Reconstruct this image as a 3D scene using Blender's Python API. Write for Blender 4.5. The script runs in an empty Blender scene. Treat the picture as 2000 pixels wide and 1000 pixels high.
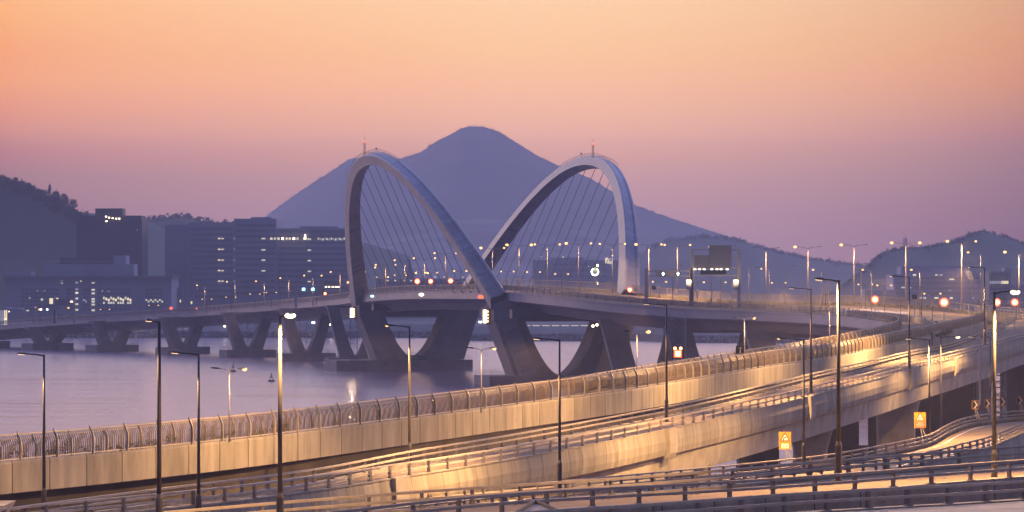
import bpy, math, random
from mathutils import Vector, Matrix
random.seed(7)
R = math.radians
FPX, YH, EYE = 7080.0, 545.0, 29.0      # lens in photo pixels, horizon row, eye height in metres
S = bpy.context.scene
COL = S.collection
UP = Vector((0, 0, 1))

def P(x, y, s):
    """a point seen at photo pixel (x, y) where one metre spans s pixels"""
    return Vector(((x - 1000) / s, FPX / s, EYE - (y - YH) / s))

def PD(x, y, d):
    return P(x, y, FPX / d)

# ------------------------------------------------------------------ materials
MATS = {}
def mat(name, color=(.5, .5, .5), rough=.7, metal=0.0, emit=None, estr=0.0, spec=None):
    m = bpy.data.materials.new(name); m.use_nodes = True
    b = m.node_tree.nodes['Principled BSDF']
    b.inputs['Base Color'].default_value = (*color, 1)
    b.inputs['Roughness'].default_value = rough
    b.inputs['Metallic'].default_value = metal
    if spec is not None: b.inputs['Specular IOR Level'].default_value = spec
    if emit:
        b.inputs['Emission Color'].default_value = (*emit, 1)
        b.inputs['Emission Strength'].default_value = estr
    MATS[name] = m
    return m

def nodes(m):
    nt = m.node_tree
    return nt, nt.nodes, nt.links, nt.nodes['Principled BSDF']

def noise_tint(m, scale, amount, detail=5, coord='Object', stretch=(1, 1, 1), bump=0.0, rough_var=0.0):
    """multiply the base colour by a noise of mean 1"""
    nt, N, L, b = nodes(m)
    tc = N.new('ShaderNodeTexCoord'); mp = N.new('ShaderNodeMapping')
    mp.inputs['Scale'].default_value = stretch
    L.new(tc.outputs[coord], mp.inputs['Vector'])
    nz = N.new('ShaderNodeTexNoise'); nz.inputs['Scale'].default_value = scale; nz.inputs['Detail'].default_value = detail
    nz.inputs['Roughness'].default_value = .62
    L.new(mp.outputs[0], nz.inputs['Vector'])
    mr = N.new('ShaderNodeMapRange')
    mr.inputs['From Min'].default_value = .3; mr.inputs['From Max'].default_value = .7
    mr.inputs['To Min'].default_value = 1 - amount; mr.inputs['To Max'].default_value = 1 + amount
    L.new(nz.outputs['Fac'], mr.inputs['Value'])
    mx = N.new('ShaderNodeMix'); mx.data_type = 'RGBA'; mx.blend_type = 'MULTIPLY'; mx.inputs['Factor'].default_value = 1
    src = b.inputs['Base Color'].links
    if src: L.new(src[0].from_socket, mx.inputs['A'])
    else: mx.inputs['A'].default_value = b.inputs['Base Color'].default_value
    L.new(mr.outputs[0], mx.inputs['B'])
    L.new(mx.outputs['Result'], b.inputs['Base Color'])
    if bump:
        bp = N.new('ShaderNodeBump'); bp.inputs['Strength'].default_value = bump; bp.inputs['Distance'].default_value = .05
        L.new(nz.outputs['Fac'], bp.inputs['Height']); L.new(bp.outputs[0], b.inputs['Normal'])
    if rough_var:
        r0 = b.inputs['Roughness'].default_value
        m2 = N.new('ShaderNodeMapRange'); m2.inputs['To Min'].default_value = max(.05, r0 - rough_var); m2.inputs['To Max'].default_value = min(1, r0 + rough_var)
        L.new(nz.outputs['Fac'], m2.inputs['Value']); L.new(m2.outputs[0], b.inputs['Roughness'])
    return m

def panel_joints(m, length, width=.07, dark=.35, vary=.16):
    """cast joints every `length` metres along the UV run, each panel its own tone, weather streaks down the face"""
    nt, N, L, b = nodes(m)
    uv = N.new('ShaderNodeUVMap'); uv.uv_map = 'UVMap'
    sp = N.new('ShaderNodeSeparateXYZ'); L.new(uv.outputs[0], sp.inputs[0])
    dv = N.new('ShaderNodeMath'); dv.operation = 'DIVIDE'; dv.inputs[1].default_value = length; L.new(sp.outputs['X'], dv.inputs[0])
    fl = N.new('ShaderNodeMath'); fl.operation = 'FLOOR'; L.new(dv.outputs[0], fl.inputs[0])
    fr = N.new('ShaderNodeMath'); fr.operation = 'FRACT'; L.new(dv.outputs[0], fr.inputs[0])
    lt = N.new('ShaderNodeMath'); lt.operation = 'LESS_THAN'; lt.inputs[1].default_value = width / length; L.new(fr.outputs[0], lt.inputs[0])
    wn = N.new('ShaderNodeTexWhiteNoise'); wn.noise_dimensions = '1D'; L.new(fl.outputs[0], wn.inputs['W'])
    mr = N.new('ShaderNodeMapRange'); mr.inputs['To Min'].default_value = 1 - vary; mr.inputs['To Max'].default_value = 1 + vary * .6
    L.new(wn.outputs['Value'], mr.inputs['Value'])
    # streaks: noise stretched down the face
    cb = N.new('ShaderNodeCombineXYZ'); L.new(sp.outputs['X'], cb.inputs['X'])
    sv = N.new('ShaderNodeMath'); sv.operation = 'MULTIPLY'; sv.inputs[1].default_value = .16; L.new(sp.outputs['Y'], sv.inputs[0]); L.new(sv.outputs[0], cb.inputs['Y'])
    nz = N.new('ShaderNodeTexNoise'); nz.inputs['Scale'].default_value = .75; nz.inputs['Detail'].default_value = 8; nz.inputs['Roughness'].default_value = .65
    L.new(cb.outputs[0], nz.inputs['Vector'])
    m3 = N.new('ShaderNodeMapRange'); m3.inputs['From Min'].default_value = .3; m3.inputs['From Max'].default_value = .72
    m3.inputs['To Min'].default_value = .58; m3.inputs['To Max'].default_value = 1.16; L.new(nz.outputs['Fac'], m3.inputs['Value'])
    mu = N.new('ShaderNodeMath'); mu.operation = 'MULTIPLY'; L.new(mr.outputs[0], mu.inputs[0]); L.new(m3.outputs[0], mu.inputs[1])
    jd = N.new('ShaderNodeMath'); jd.operation = 'MULTIPLY'; jd.inputs[1].default_value = 1 - dark; L.new(lt.outputs[0], jd.inputs[0])
    on = N.new('ShaderNodeMath'); on.operation = 'SUBTRACT'; on.inputs[0].default_value = 1; L.new(jd.outputs[0], on.inputs[1])
    m4 = N.new('ShaderNodeMath'); m4.operation = 'MULTIPLY'; L.new(mu.outputs[0], m4.inputs[0]); L.new(on.outputs[0], m4.inputs[1])
    mx = N.new('ShaderNodeMix'); mx.data_type = 'RGBA'; mx.blend_type = 'MULTIPLY'; mx.inputs['Factor'].default_value = 1
    mx.inputs['A'].default_value = b.inputs['Base Color'].default_value
    L.new(m4.outputs[0], mx.inputs['B']); L.new(mx.outputs['Result'], b.inputs['Base Color'])
    return m

panel_joints(mat('concrete_wall', (.37, .325, .235), .9, spec=.15), 4.8, .13, .22)
panel_joints(mat('concrete_cornice', (.35, .31, .225), .9, spec=.15), 3.6, .10, .35)
panel_joints(mat('concrete_small', (.36, .32, .24), .9, spec=.15), 2.4, .05, .45)
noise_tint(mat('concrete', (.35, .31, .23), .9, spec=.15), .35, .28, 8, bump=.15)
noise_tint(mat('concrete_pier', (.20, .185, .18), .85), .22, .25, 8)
noise_tint(mat('concrete_shaded', (.10, .085, .065), .92, spec=.1), .25, .3, 8)  # same concrete with the shade under the decks put into its colour
noise_tint(mat('road', (.20, .152, .095), .95, spec=.06), .4, .22, 8)
noise_tint(mat('asphalt', (.07, .066, .064), .95, spec=.06), .3, .25, 8)
mat('road_paint', (.75, .72, .66), .6)
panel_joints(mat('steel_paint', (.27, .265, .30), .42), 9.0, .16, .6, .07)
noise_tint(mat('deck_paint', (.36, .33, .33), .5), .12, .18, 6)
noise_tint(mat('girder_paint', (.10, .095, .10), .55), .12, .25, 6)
mat('cable', (.16, .15, .17), .5, .2)
noise_tint(mat('galvanised', (.40, .38, .36), .5, .55), 2.0, .15)
noise_tint(mat('rail_steel', (.40, .34, .25), .65, 0, spec=.25), 1.2, .18)
noise_tint(mat('rail_post', (.19, .165, .14), .6, .2), 1.5, .2)
noise_tint(mat('bronze', (.115, .082, .042), .55, .1, spec=.3), .8, .2)
noise_tint(mat('bronze_post', (.42, .36, .26), .45, .35), .8, .15)
noise_tint(mat('screen_panel', (.155, .12, .11), .6, .0, spec=.25), .5, .2)
mat('lamp_black', (.03, .03, .035), .5)
noise_tint(mat('lamp_pole_lit', (.075, .066, .05), .6, .0), 1.0, .15)  # lamplight put into the colour: paler copy for brightly lit poles
noise_tint(mat('lamp_pole', (.045, .04, .036), .6, .0), 1.0, .15)  # pole colour lowered for the shaded look of unlit lamps
mat('sign_grey', (.26, .25, .25), .6)
mat('sign_yellow', (.36, .165, .005), .5)
mat('sign_red', (.50, .035, .02), .5)
mat('sign_white', (.62, .58, .50), .5)
mat('black', (.012, .012, .014), .6)
mat('lens_amber', (1, .8, .5), .4, emit=(1, .53, .16), estr=2.6)
mat('lens_white', (1, 1, .9), .4, emit=(1, .78, .46), estr=7)
mat('lens_dim', (1, .8, .6), .4, emit=(1, .62, .34), estr=1.6)
mat('lens_red', (1, .1, .05), .4, emit=(1, .10, .035), estr=3.2)
mat('lens_orange', (1, .4, .1), .4, emit=(1, .42, .14), estr=9)
mat('lens_blue', (.3, .9, 1), .4, emit=(.25, .75, 1), estr=6)
mat('lens_cool', (.9, .95, 1), .4, emit=(.75, .92, 1), estr=6)
mat('lens_green', (.6, .8, .1), .4, emit=(.55, .70, .10), estr=1.2)
mat('window_lit', (.9, .9, .7), .4, emit=(1, .80, .46), estr=1.1)
mat('window_cool', (.9, .9, .7), .4, emit=(.95, .88, .60), estr=.7)
mat('window_dim', (.7, .7, .8), .4, emit=(.60, .60, .62), estr=.35)
noise_tint(mat('facade', (.30, .30, .37), .7), .05, .15, 4)
noise_tint(mat('facade_dark', (.055, .055, .065), .5), .05, .2, 4)
noise_tint(mat('facade_band', (.18, .18, .225), .35), .05, .2, 4)
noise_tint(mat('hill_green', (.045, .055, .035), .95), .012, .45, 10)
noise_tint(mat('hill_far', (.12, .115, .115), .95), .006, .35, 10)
noise_tint(mat('hill_soil', (.17, .15, .14), .95), .012, .6, 8, stretch=(1, 1, 8))
noise_tint(mat('land_soil', (.12, .11, .10), .95), .03, .4, 8)
noise_tint(mat('rock_wall', (.16, .15, .15), .9), .25, .5, 8)
noise_tint(mat('leaf', (.095, .11, .035), .7), .9, .5, 4)
noise_tint(mat('leaf_dark', (.03, .038, .026), .85), .2, .5, 4)
mat('bark', (.06, .045, .035), .9)
noise_tint(mat('buoy_paint', (.10, .05, .04), .6), .8, .2)

def water_material():
    m = mat('water', (.16, .115, .165), .17)
    nt, N, L, b = nodes(m)
    b.inputs['IOR'].default_value = 1.33
    tc = N.new('ShaderNodeTexCoord'); mp = N.new('ShaderNodeMapping')
    mp.inputs['Scale'].default_value = (.012, .10, 1); L.new(tc.outputs['Object'], mp.inputs[0])
    nz = N.new('ShaderNodeTexNoise'); nz.inputs['Scale'].default_value = 1.0; nz.inputs['Detail'].default_value = 7; nz.inputs['Roughness'].default_value = .6
    L.new(mp.outputs[0], nz.inputs['Vector'])
    mr = N.new('ShaderNodeMapRange'); mr.inputs['From Min'].default_value = .3; mr.inputs['From Max'].default_value = .7
    mr.inputs['To Min'].default_value = .15; mr.inputs['To Max'].default_value = .23; L.new(nz.outputs['Fac'], mr.inputs['Value'])
    L.new(mr.outputs[0], b.inputs['Roughness'])
    bp = N.new('ShaderNodeBump'); bp.inputs['Strength'].default_value = .10; bp.inputs['Distance'].default_value = .25
    L.new(nz.outputs['Fac'], bp.inputs['Height']); L.new(bp.outputs[0], b.inputs['Normal'])
    return m
water_material()

# ------------------------------------------------------------------ mesh building
class MB:
    def __init__(self): self.v = []; self.f = []; self.uv = []; self.smooth = False
    def face(self, idx, uv=None):
        self.f.append(tuple(idx)); self.uv.append(uv or [(0, 0)] * len(idx))
    def add(self, pts): b = len(self.v); self.v.extend(Vector(p) for p in pts); return b
    def quad(self, a, b, c, d):
        i = self.add((a, b, c, d)); self.face((i, i + 1, i + 2, i + 3))
    def box(self, c, size, x=None, y=None, z=None):
        c = Vector(c); x = (x or Vector((1, 0, 0))).normalized(); y = (y or Vector((0, 1, 0))).normalized(); z = (z or UP).normalized()
        hx, hy, hz = (k / 2 for k in size); pts = []
        for k in (-1, 1):
            for j in (-1, 1):
                for i in (-1, 1): pts.append(c + x * hx * i + y * hy * j + z * hz * k)
        b = self.add(pts)
        for q in ((0, 2, 3, 1), (4, 5, 7, 6), (0, 1, 5, 4), (2, 6, 7, 3), (0, 4, 6, 2), (1, 3, 7, 5)): self.face([b + k for k in q])
        return self
    def beam(self, a, b, w, h=None, side=None):
        a = Vector(a); b = Vector(b); d = b - a
        if d.length < 1e-6: return self
        t = d.normalized()
        s = side or (t.cross(UP) if abs(t.z) < .95 else Vector((1, 0, 0)))
        s = (s - t * s.dot(t)).normalized()
        return self.box((a + b) / 2, (d.length, w, h or w), t, s, t.cross(s))
    def tube(self, pts, r, n=8, cap=True):
        pts = [Vector(p) for p in pts]; k = len(pts); rr = r if isinstance(r, (list, tuple)) else [r] * k
        nrm = None; rings = []
        for i, p in enumerate(pts):
            t = (pts[min(i + 1, k - 1)] - pts[max(i - 1, 0)])
            if t.length < 1e-9: t = UP.copy()
            t.normalize()
            if nrm is None: nrm = t.cross(Vector((.31, .95, .05)) if abs(t.z) > .8 else UP).normalized()
            nrm = (nrm - t * nrm.dot(t)).normalized(); bi = t.cross(nrm)
            rings.append(self.add([p + (nrm * math.cos(6.28318 * j / n) + bi * math.sin(6.28318 * j / n)) * rr[i] for j in range(n)]))
        for i in range(k - 1):
            for j in range(n):
                j2 = (j + 1) % n; self.face((rings[i] + j, rings[i] + j2, rings[i + 1] + j2, rings[i + 1] + j))
        if cap:
            self.face([rings[0] + j for j in reversed(range(n))]); self.face([rings[-1] + j for j in range(n)])
        return self
    def ellipsoid(self, c, r, n=10, m=6):
        c = Vector(c); r = (r, r, r) if not isinstance(r, (list, tuple)) else r
        rows = []
        for i in range(m + 1):
            th = math.pi * i / m
            rows.append(self.add([c + Vector((r[0] * math.sin(th) * math.cos(6.28318 * j / n), r[1] * math.sin(th) * math.sin(6.28318 * j / n), r[2] * math.cos(th))) for j in range(n)]))
        for i in range(m):
            for j in range(n):
                j2 = (j + 1) % n; self.face((rows[i] + j, rows[i + 1] + j, rows[i + 1] + j2, rows[i] + j2))
        return self
    def strip(self, path, nrm, sec, closed=True, caps=True):
        """sweep section [(out, up)...] along path; nrm[i] is the horizontal outward normal"""
        n = len(sec); u = 0; rings = []; us = []
        for i, p in enumerate(path):
            if i: u += (path[i] - path[i - 1]).length
            us.append(u); rings.append(self.add([p + nrm[i] * o + UP * z for o, z in sec]))
        vs = [0]
        for j in range(n):
            a = sec[j]; b = sec[(j + 1) % n]; vs.append(vs[-1] + math.hypot(a[0] - b[0], a[1] - b[1]))
        m = n if closed else n - 1
        for i in range(len(path) - 1):
            for j in range(m):
                j2 = (j + 1) % n
                self.face((rings[i] + j, rings[i] + j2, rings[i + 1] + j2, rings[i + 1] + j),
                          [(us[i], vs[j]), (us[i], vs[j + 1]), (us[i + 1], vs[j + 1]), (us[i + 1], vs[j])])
        if closed and caps:
            self.face([rings[0] + j for j in reversed(range(n))]); self.face([rings[-1] + j for j in range(n)])
        return self
    def loft(self, rings, caps=True):
        bs = [self.add(r) for r in rings]; n = len(rings[0]); u = 0
        for i in range(len(bs) - 1):
            u2 = u + (Vector(rings[i + 1][0]) - Vector(rings[i][0])).length
            for j in range(n):
                j2 = (j + 1) % n; self.face((bs[i] + j, bs[i] + j2, bs[i + 1] + j2, bs[i + 1] + j), [(u, j), (u, j + 1), (u2, j + 1), (u2, j)])
            u = u2
        if caps:
            self.face([bs[0] + j for j in reversed(range(n))]); self.face([bs[-1] + j for j in range(n)])
        return self
    def prism(self, poly, axis):
        """flat polygon extruded by axis"""
        axis = Vector(axis); n = len(poly); a = self.add(poly); b = self.add([Vector(p) + axis for p in poly])
        self.face([a + j for j in range(n)]); self.face([b + j for j in reversed(range(n))])
        for j in range(n):
            j2 = (j + 1) % n; self.face((a + j2, a + j, b + j, b + j2))
        return self
    def build(self, name, material, parent=None, smooth=False):
        me = bpy.data.meshes.new(name)
        o0 = Vector((0, 0, 0)); q = parent
        while q is not None: o0 = o0 + q.location; q = q.parent
        if parent is None and self.v:
            o0 = sum(self.v, Vector()) / len(self.v); o0.z = min(p.z for p in self.v)
        me.from_pydata([p - o0 for p in self.v], [], self.f)
        uvl = me.uv_layers.new(name='UVMap'); flat = []
        for uv in self.uv:
            for c in uv: flat.extend(c)
        uvl.data.foreach_set('uv', flat)
        if smooth: me.polygons.foreach_set('use_smooth', [True] * len(me.polygons))
        me.materials.append(MATS[material]); me.validate()
        ob = bpy.data.objects.new(name, me); COL.objects.link(ob)
        if parent is not None: ob.parent = parent
        else: ob.location = o0
        return ob

def thing(name, loc, label, cat, group=None):
    o = bpy.data.objects.new(name, None); COL.objects.link(o); o.location = loc; o.empty_display_size = .5
    return tag(o, label, cat, group)
def tag(o, label, cat, group=None, kind=None):
    if label: o['label'] = label
    if cat: o['category'] = cat
    if group: o['group'] = group
    if kind: o['kind'] = kind
    return o
def kind(o, k): o['kind'] = k; return o

def spline(pts, step=3.0):
    """Catmull-Rom through pts, evenly resampled"""
    q = [pts[0] * 2 - pts[1]] + list(pts) + [pts[-1] * 2 - pts[-2]]; out = []
    for i in range(1, len(q) - 2):
        a, b, c, d = q[i - 1:i + 3]; n = max(2, int((c - b).length / step * 2))
        for k in range(n):
            t = k / n
            out.append(.5 * ((2 * b) + (c - a) * t + (2 * a - 5 * b + 4 * c - d) * t * t + (3 * b - a - 3 * c + d) * t ** 3))
    out.append(pts[-1].copy())
    return resample(out, step)
def resample(path, step):
    tot = sum((path[i + 1] - path[i]).length for i in range(len(path) - 1)); n = max(2, round(tot / step)); res = [path[0].copy()]; acc = 0; k = 1; want = tot / n
    for i in range(len(path) - 1):
        d = (path[i + 1] - path[i]).length
        while acc + d >= want * k - 1e-9 and k < n:
            res.append(path[i].lerp(path[i + 1], (want * k - acc) / max(d, 1e-9))); k += 1
        acc += d
    res.append(path[-1].copy())
    return res
def normals(path, side):
    out = []
    for i in range(len(path)):
        t = path[min(i + 1, len(path) - 1)] - path[max(i - 1, 0)]; t.z = 0
        if t.length < 1e-6: t = Vector((1, 0, 0))
        t.normalize(); out.append(Vector((t.y, -t.x, 0)) * side)      # side +1: right of travel
    return out
def offset(path, nrm, o, z=0): return [p + n * o + UP * z for p, n in zip(path, nrm)]
def pxs(rows): return [P(*r) for r in rows]
def cut(path, a, b):
    n = len(path); return path[int(a * (n - 1)):int(b * (n - 1)) + 1]
def near_index(path, p):
    return min(range(len(path)), key=lambda i: (path[i].xy - p.xy).length)

# ------------------------------------------------------------------ camera, render, world
cam_d = bpy.data.cameras.new('camera'); cam = bpy.data.objects.new('camera', cam_d); COL.objects.link(cam)
cam.location = (0, 0, EYE); cam.rotation_euler = (R(90), 0, 0)
cam_d.sensor_fit = 'HORIZONTAL'; cam_d.sensor_width = 36; cam_d.lens = 36 * FPX / 2000
cam_d.shift_y = (YH - 500) / 2000; cam_d.clip_start = .5; cam_d.clip_end = 30000
S.camera = cam
S.view_settings.view_transform = 'Standard'; S.view_settings.look = 'None'; S.view_settings.exposure = 0; S.view_settings.gamma = 1
S.cycles.use_denoising = True; S.cycles.max_bounces = 5; S.cycles.diffuse_bounces = 2; S.cycles.glossy_bounces = 3
S.cycles.volume_bounces = 0; S.cycles.sample_clamp_indirect = 4; S.cycles.use_light_tree = True
S.cycles.caustics_reflective = False; S.cycles.caustics_refractive = False

SKY_Z = [0.0, .012, .020, .028, .034, .040, .047, .054, .062, .077]      # sine of elevation
#SKYDATA
SKY_L = [(0.5516, 0.1550, 0.0420), (0.5516, 0.1656, 0.0420), (0.6073, 0.1962, 0.0426), (0.6776, 0.2372, 0.0114), (0.9785, 0.2498, 0.0040), (1.3960, 0.4289, 0.0040), (1.6028, 0.4871, 0.0040), (1.6847, 0.5775, 0.0040), (1.6040, 0.5526, 0.0040), (1.5547, 0.6709, 0.0879)]
SKY_M = [(0.8332, 0.4154, 0.4087), (0.9361, 0.4688, 0.4087), (1.0770, 0.5220, 0.3760), (1.2871, 0.6045, 0.3394), (1.5789, 0.7161, 0.2906), (1.8719, 0.8656, 0.3321), (1.8462, 0.8998, 0.3229), (1.8173, 0.9017, 0.3033), (1.7088, 0.9252, 0.2982), (1.5703, 0.9473, 0.3935)]
SKY_R = [(0.3857, 0.1034, 0.0146), (0.4122, 0.1135, 0.0146), (0.4909, 0.1529, 0.0040), (0.6003, 0.2145, 0.0040), (0.7222, 0.2498, 0.0040), (0.9477, 0.2946, 0.0040), (1.0813, 0.3852, 0.0040), (1.2041, 0.4280, 0.0040), (1.2029, 0.4629, 0.0306), (1.0986, 0.5179, 0.1369)]
#ENDSKY
SKY_HI = [(.10, (2.0, 1.40, 1.28)), (.20, (1.6, 1.28, 1.48)), (.40, (.82, .92, 1.84)), (.70, (.58, .70, 1.72)), (1.0, (.36, .44, 1.15))]

def world():
    w = bpy.data.worlds.new('World'); S.world = w; w.use_nodes = True
    nt = w.node_tree; N = nt.nodes; L = nt.links
    for n in list(N): N.remove(n)
    out = N.new('ShaderNodeOutputWorld'); bg = N.new('ShaderNodeBackground'); L.new(bg.outputs[0], out.inputs[0])
    tc = N.new('ShaderNodeTexCoord'); sp = N.new('ShaderNodeSeparateXYZ'); L.new(tc.outputs['Generated'], sp.inputs[0])
    mz = N.new('ShaderNodeMapRange'); mz.inputs['From Min'].default_value = 0; mz.inputs['From Max'].default_value = .08; L.new(sp.outputs['Z'], mz.inputs['Value'])
    def ramp(cols, zs, src):
        r = N.new('ShaderNodeValToRGB'); e = r.color_ramp.elements
        while len(e) > 1: e.remove(e[0])
        e[0].position = zs[0]; e[0].color = (*cols[0], 1)
        for z, c in list(zip(zs, cols))[1:]:
            k = e.new(z); k.color = (*c, 1)
        L.new(src, r.inputs[0]); return r.outputs[0]
    zs = [z / .08 for z in SKY_Z]
    a, b, c = (ramp(k, zs, mz.outputs[0]) for k in (SKY_L, SKY_M, SKY_R))
    # azimuth: from the glow at the left of the view to the dimmer right; wraps softly round the compass
    at = N.new('ShaderNodeMath'); at.operation = 'ARCTAN2'; L.new(sp.outputs['X'], at.inputs[0]); L.new(sp.outputs['Y'], at.inputs[1])
    def mix(f, A, B):
        m = N.new('ShaderNodeMix'); m.data_type = 'RGBA'; L.new(f, m.inputs['Factor']); L.new(A, m.inputs['A']); L.new(B, m.inputs['B']); return m.outputs['Result']
    def rng(lo, hi, src):
        m = N.new('ShaderNodeMapRange'); m.inputs['From Min'].default_value = lo; m.inputs['From Max'].default_value = hi; L.new(src, m.inputs['Value']); return m.outputs[0]
    def power(x, e):
        m = N.new('ShaderNodeMath'); m.operation = 'POWER'; L.new(x, m.inputs[0]); m.inputs[1].default_value = e; return m.outputs[0]
    low = mix(power(rng(0.0, .14, at.outputs[0]), 2.0), mix(power(rng(-.14, 0.0, at.outputs[0]), .6), a, b), c)
    hi = ramp([k[1] for k in SKY_HI], [k[0] for k in SKY_HI], sp.outputs['Z'])
    allsky = mix(rng(.076, .12, sp.outputs['Z']), low, hi)
    # the side of the sky away from the sunset is already a dusky blue, up to the zenith
    back = N.new('ShaderNodeRGB'); back.outputs[0].default_value = (.10, .125, .29, 1)
    fy = rng(.30, -.35, sp.outputs['Y'])
    fin = mix(fy, allsky, back.outputs[0])
    L.new(fin, bg.inputs['Color']); bg.inputs['Strength'].default_value = 1.0
world()

sun_d = bpy.data.lights.new('sun', 'SUN'); sun_d.energy = .35; sun_d.angle = R(12); sun_d.color = (1, .62, .42)
sun = bpy.data.objects.new('sun', sun_d); COL.objects.link(sun)
sun.rotation_euler = Vector((.55, -.80, -.13)).to_track_quat('-Z', 'Y').to_euler()

def spot(loc, power, parent, color=(1, .55, .215), size=150, radius=.12, aim=(0, 0, -1)):
    d = bpy.data.lights.new('light', 'SPOT'); d.energy = power; d.color = color; d.spot_size = R(size); d.spot_blend = .35; d.shadow_soft_size = radius
    o = bpy.data.objects.new('light', d); COL.objects.link(o)
    o.parent = parent; o.location = Vector(loc) - parent.location
    o.rotation_euler = Vector(aim).to_track_quat('-Z', 'Y').to_euler()
    return o

# ------------------------------------------------------------------ setting: water, land, hills, haze
b = MB(); b.quad((-2600, -60, 0), (2600, -60, 0), (2600, 7600, 0), (-2600, 7600, 0))
w = b.build('water', 'water'); kind(w, 'structure')

def shore_land():
    xs = [(-2500, 1790), (-160, 1790), (-40, 1800), (-25, 1712), (60, 1705), (75, 1660), (300, 1640), (2500, 1500)]
    b = MB(); n = len(xs)
    front_lo = b.add([(x, y, -.9) for x, y in xs]); front_hi = b.add([(x, y + 5, 3.2) for x, y in xs])
    mid = b.add([(x, y + 22, 6.5) for x, y in xs]); back = b.add([(x, 7590, 7.5) for x, y in xs])
    for r0, r1 in ((front_lo, front_hi), (front_hi, mid), (mid, back)):
        for i in range(n - 1): b.face((r0 + i, r0 + i + 1, r1 + i + 1, r1 + i))
    return kind(b.build('land', 'land_soil'), 'structure')
shore_land()
b = MB()
for (x0, y0), (x1, y1) in (((-300, 1786), (-40, 1796)), ((-25, 1708), (60, 1701)), ((75, 1656), (300, 1636))):
    for k in range(int((x1 - x0) / 2.2)):
        t = k / ((x1 - x0) / 2.2)
        for j in range(3):
            c = Vector((x0 + (x1 - x0) * t + random.uniform(-1, 1), y0 + (y1 - y0) * t + j * 1.6 + random.uniform(-.6, .6), .3 + j * 1.0))
            b.ellipsoid(c, [random.uniform(.8, 1.6) for _ in range(3)], 5, 3)
kind(b.build('shore_rocks', 'rock_wall'), 'stuff')

def hills(name, px, d, front, back, m, rough=.5, base=5.0, n=160, seed=1, trees=None, prof=1.25):
    """a ridge through the photo's skyline at distance d, with a real slope down to the land in front and behind"""
    from mathutils import noise
    x0, x1 = px[0][0], px[-1][0]; b = MB(); rows = 22; grid = []
    def sky(x):
        for (xa, ya), (xb, yb) in zip(px, px[1:]):
            if xa <= x <= xb:
                t = (x - xa) / max(1e-6, xb - xa); return ya + (yb - ya) * t
        return px[-1][1]
    ridge = []
    for i in range(n + 1):
        x = x0 + (x1 - x0) * i / n
        y = (sky(x - 3) + 2 * sky(x) + sky(x + 3)) / 4 if x0 + 3 < x < x1 - 3 else sky(x)
        p = PD(x, y, d); ridge.append(p)
    for j in range(rows + 1):
        row = []
        for i, p in enumerate(ridge):
            t = -1 + 2 * j / rows                       # -1 front foot, 0 ridge, 1 back foot
            yy = p.y + (t * front if t < 0 else t * back); f = (1 - abs(t)) ** prof
            q = Vector((p.x * (1 + .0 * t), yy, 0))
            nz = noise.fractal(Vector((q.x * .006 + seed * 7, q.y * .003, seed)), 1.0, 2.1, 5) * (p.z - base) * .10 * (1 - f) * min(1, f * 4)
            nz += noise.fractal(Vector((q.x * .03 + seed, q.y * .03, seed)), 1.0, 2.0, 4) * rough * (1 if f > .03 else 0)
            q.z = base + (p.z - base) * f + nz
            row.append(q)
        grid.append(b.add(row))
    for j in range(rows):
        for i in range(n): b.face((grid[j] + i, grid[j] + i + 1, grid[j + 1] + i + 1, grid[j + 1] + i))
    o = b.build(name, m, smooth=True); kind(o, 'structure')
    return ridge

def crown(b, c, r, h, leaves, size, rnd, droop=0):
    """loose leaf clumps in an uneven crown"""
    k = max(4, int(leaves / 14)); cl = []
    for _ in range(k):
        a = rnd.uniform(0, 6.283); e = rnd.uniform(0, 1); rr = r * math.sqrt(rnd.random()) * (1 - .55 * e)
        cl.append((c + Vector((math.cos(a) * rr, math.sin(a) * rr, h * e)), r * rnd.uniform(.22, .42)))
    for i in range(leaves):
        q, s = cl[i % k]; v = Vector((rnd.gauss(0, 1), rnd.gauss(0, 1), rnd.gauss(0, .8))) * s * .6
        n = Vector((rnd.uniform(-1, 1), rnd.uniform(-1, 1), rnd.uniform(-1, 1))).normalized(); t = n.orthogonal().normalized(); z = size * rnd.uniform(.6, 1.4)
        u = n.cross(t); p = q + v
        i0 = b.add((p - t * z, p - u * z * .5, p + t * z, p + u * z * .5)); b.face((i0, i0 + 1, i0 + 2, i0 + 3))

def scrub(name, ridge, count, rmin, rmax, leaves, m='leaf_dark', seed=3, dy=(-60, 10), sink=.3, lo=0.0, hi=1.0, lf=.26):
    rnd = random.Random(seed); b = MB()
    for _ in range(count):
        f = rnd.uniform(lo, hi) * (len(ridge) - 1); i = min(int(f), len(ridge) - 2); p = ridge[i].lerp(ridge[i + 1], f - i)
        r = rnd.uniform(rmin, rmax); off = rnd.uniform(*dy)
        crown(b, p + Vector((0, off, -r * sink - abs(off) * .04)), r, r * rnd.uniform(.9, 1.5), leaves, r * lf, rnd)
    kind(b.build(name, m), 'stuff')

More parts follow.
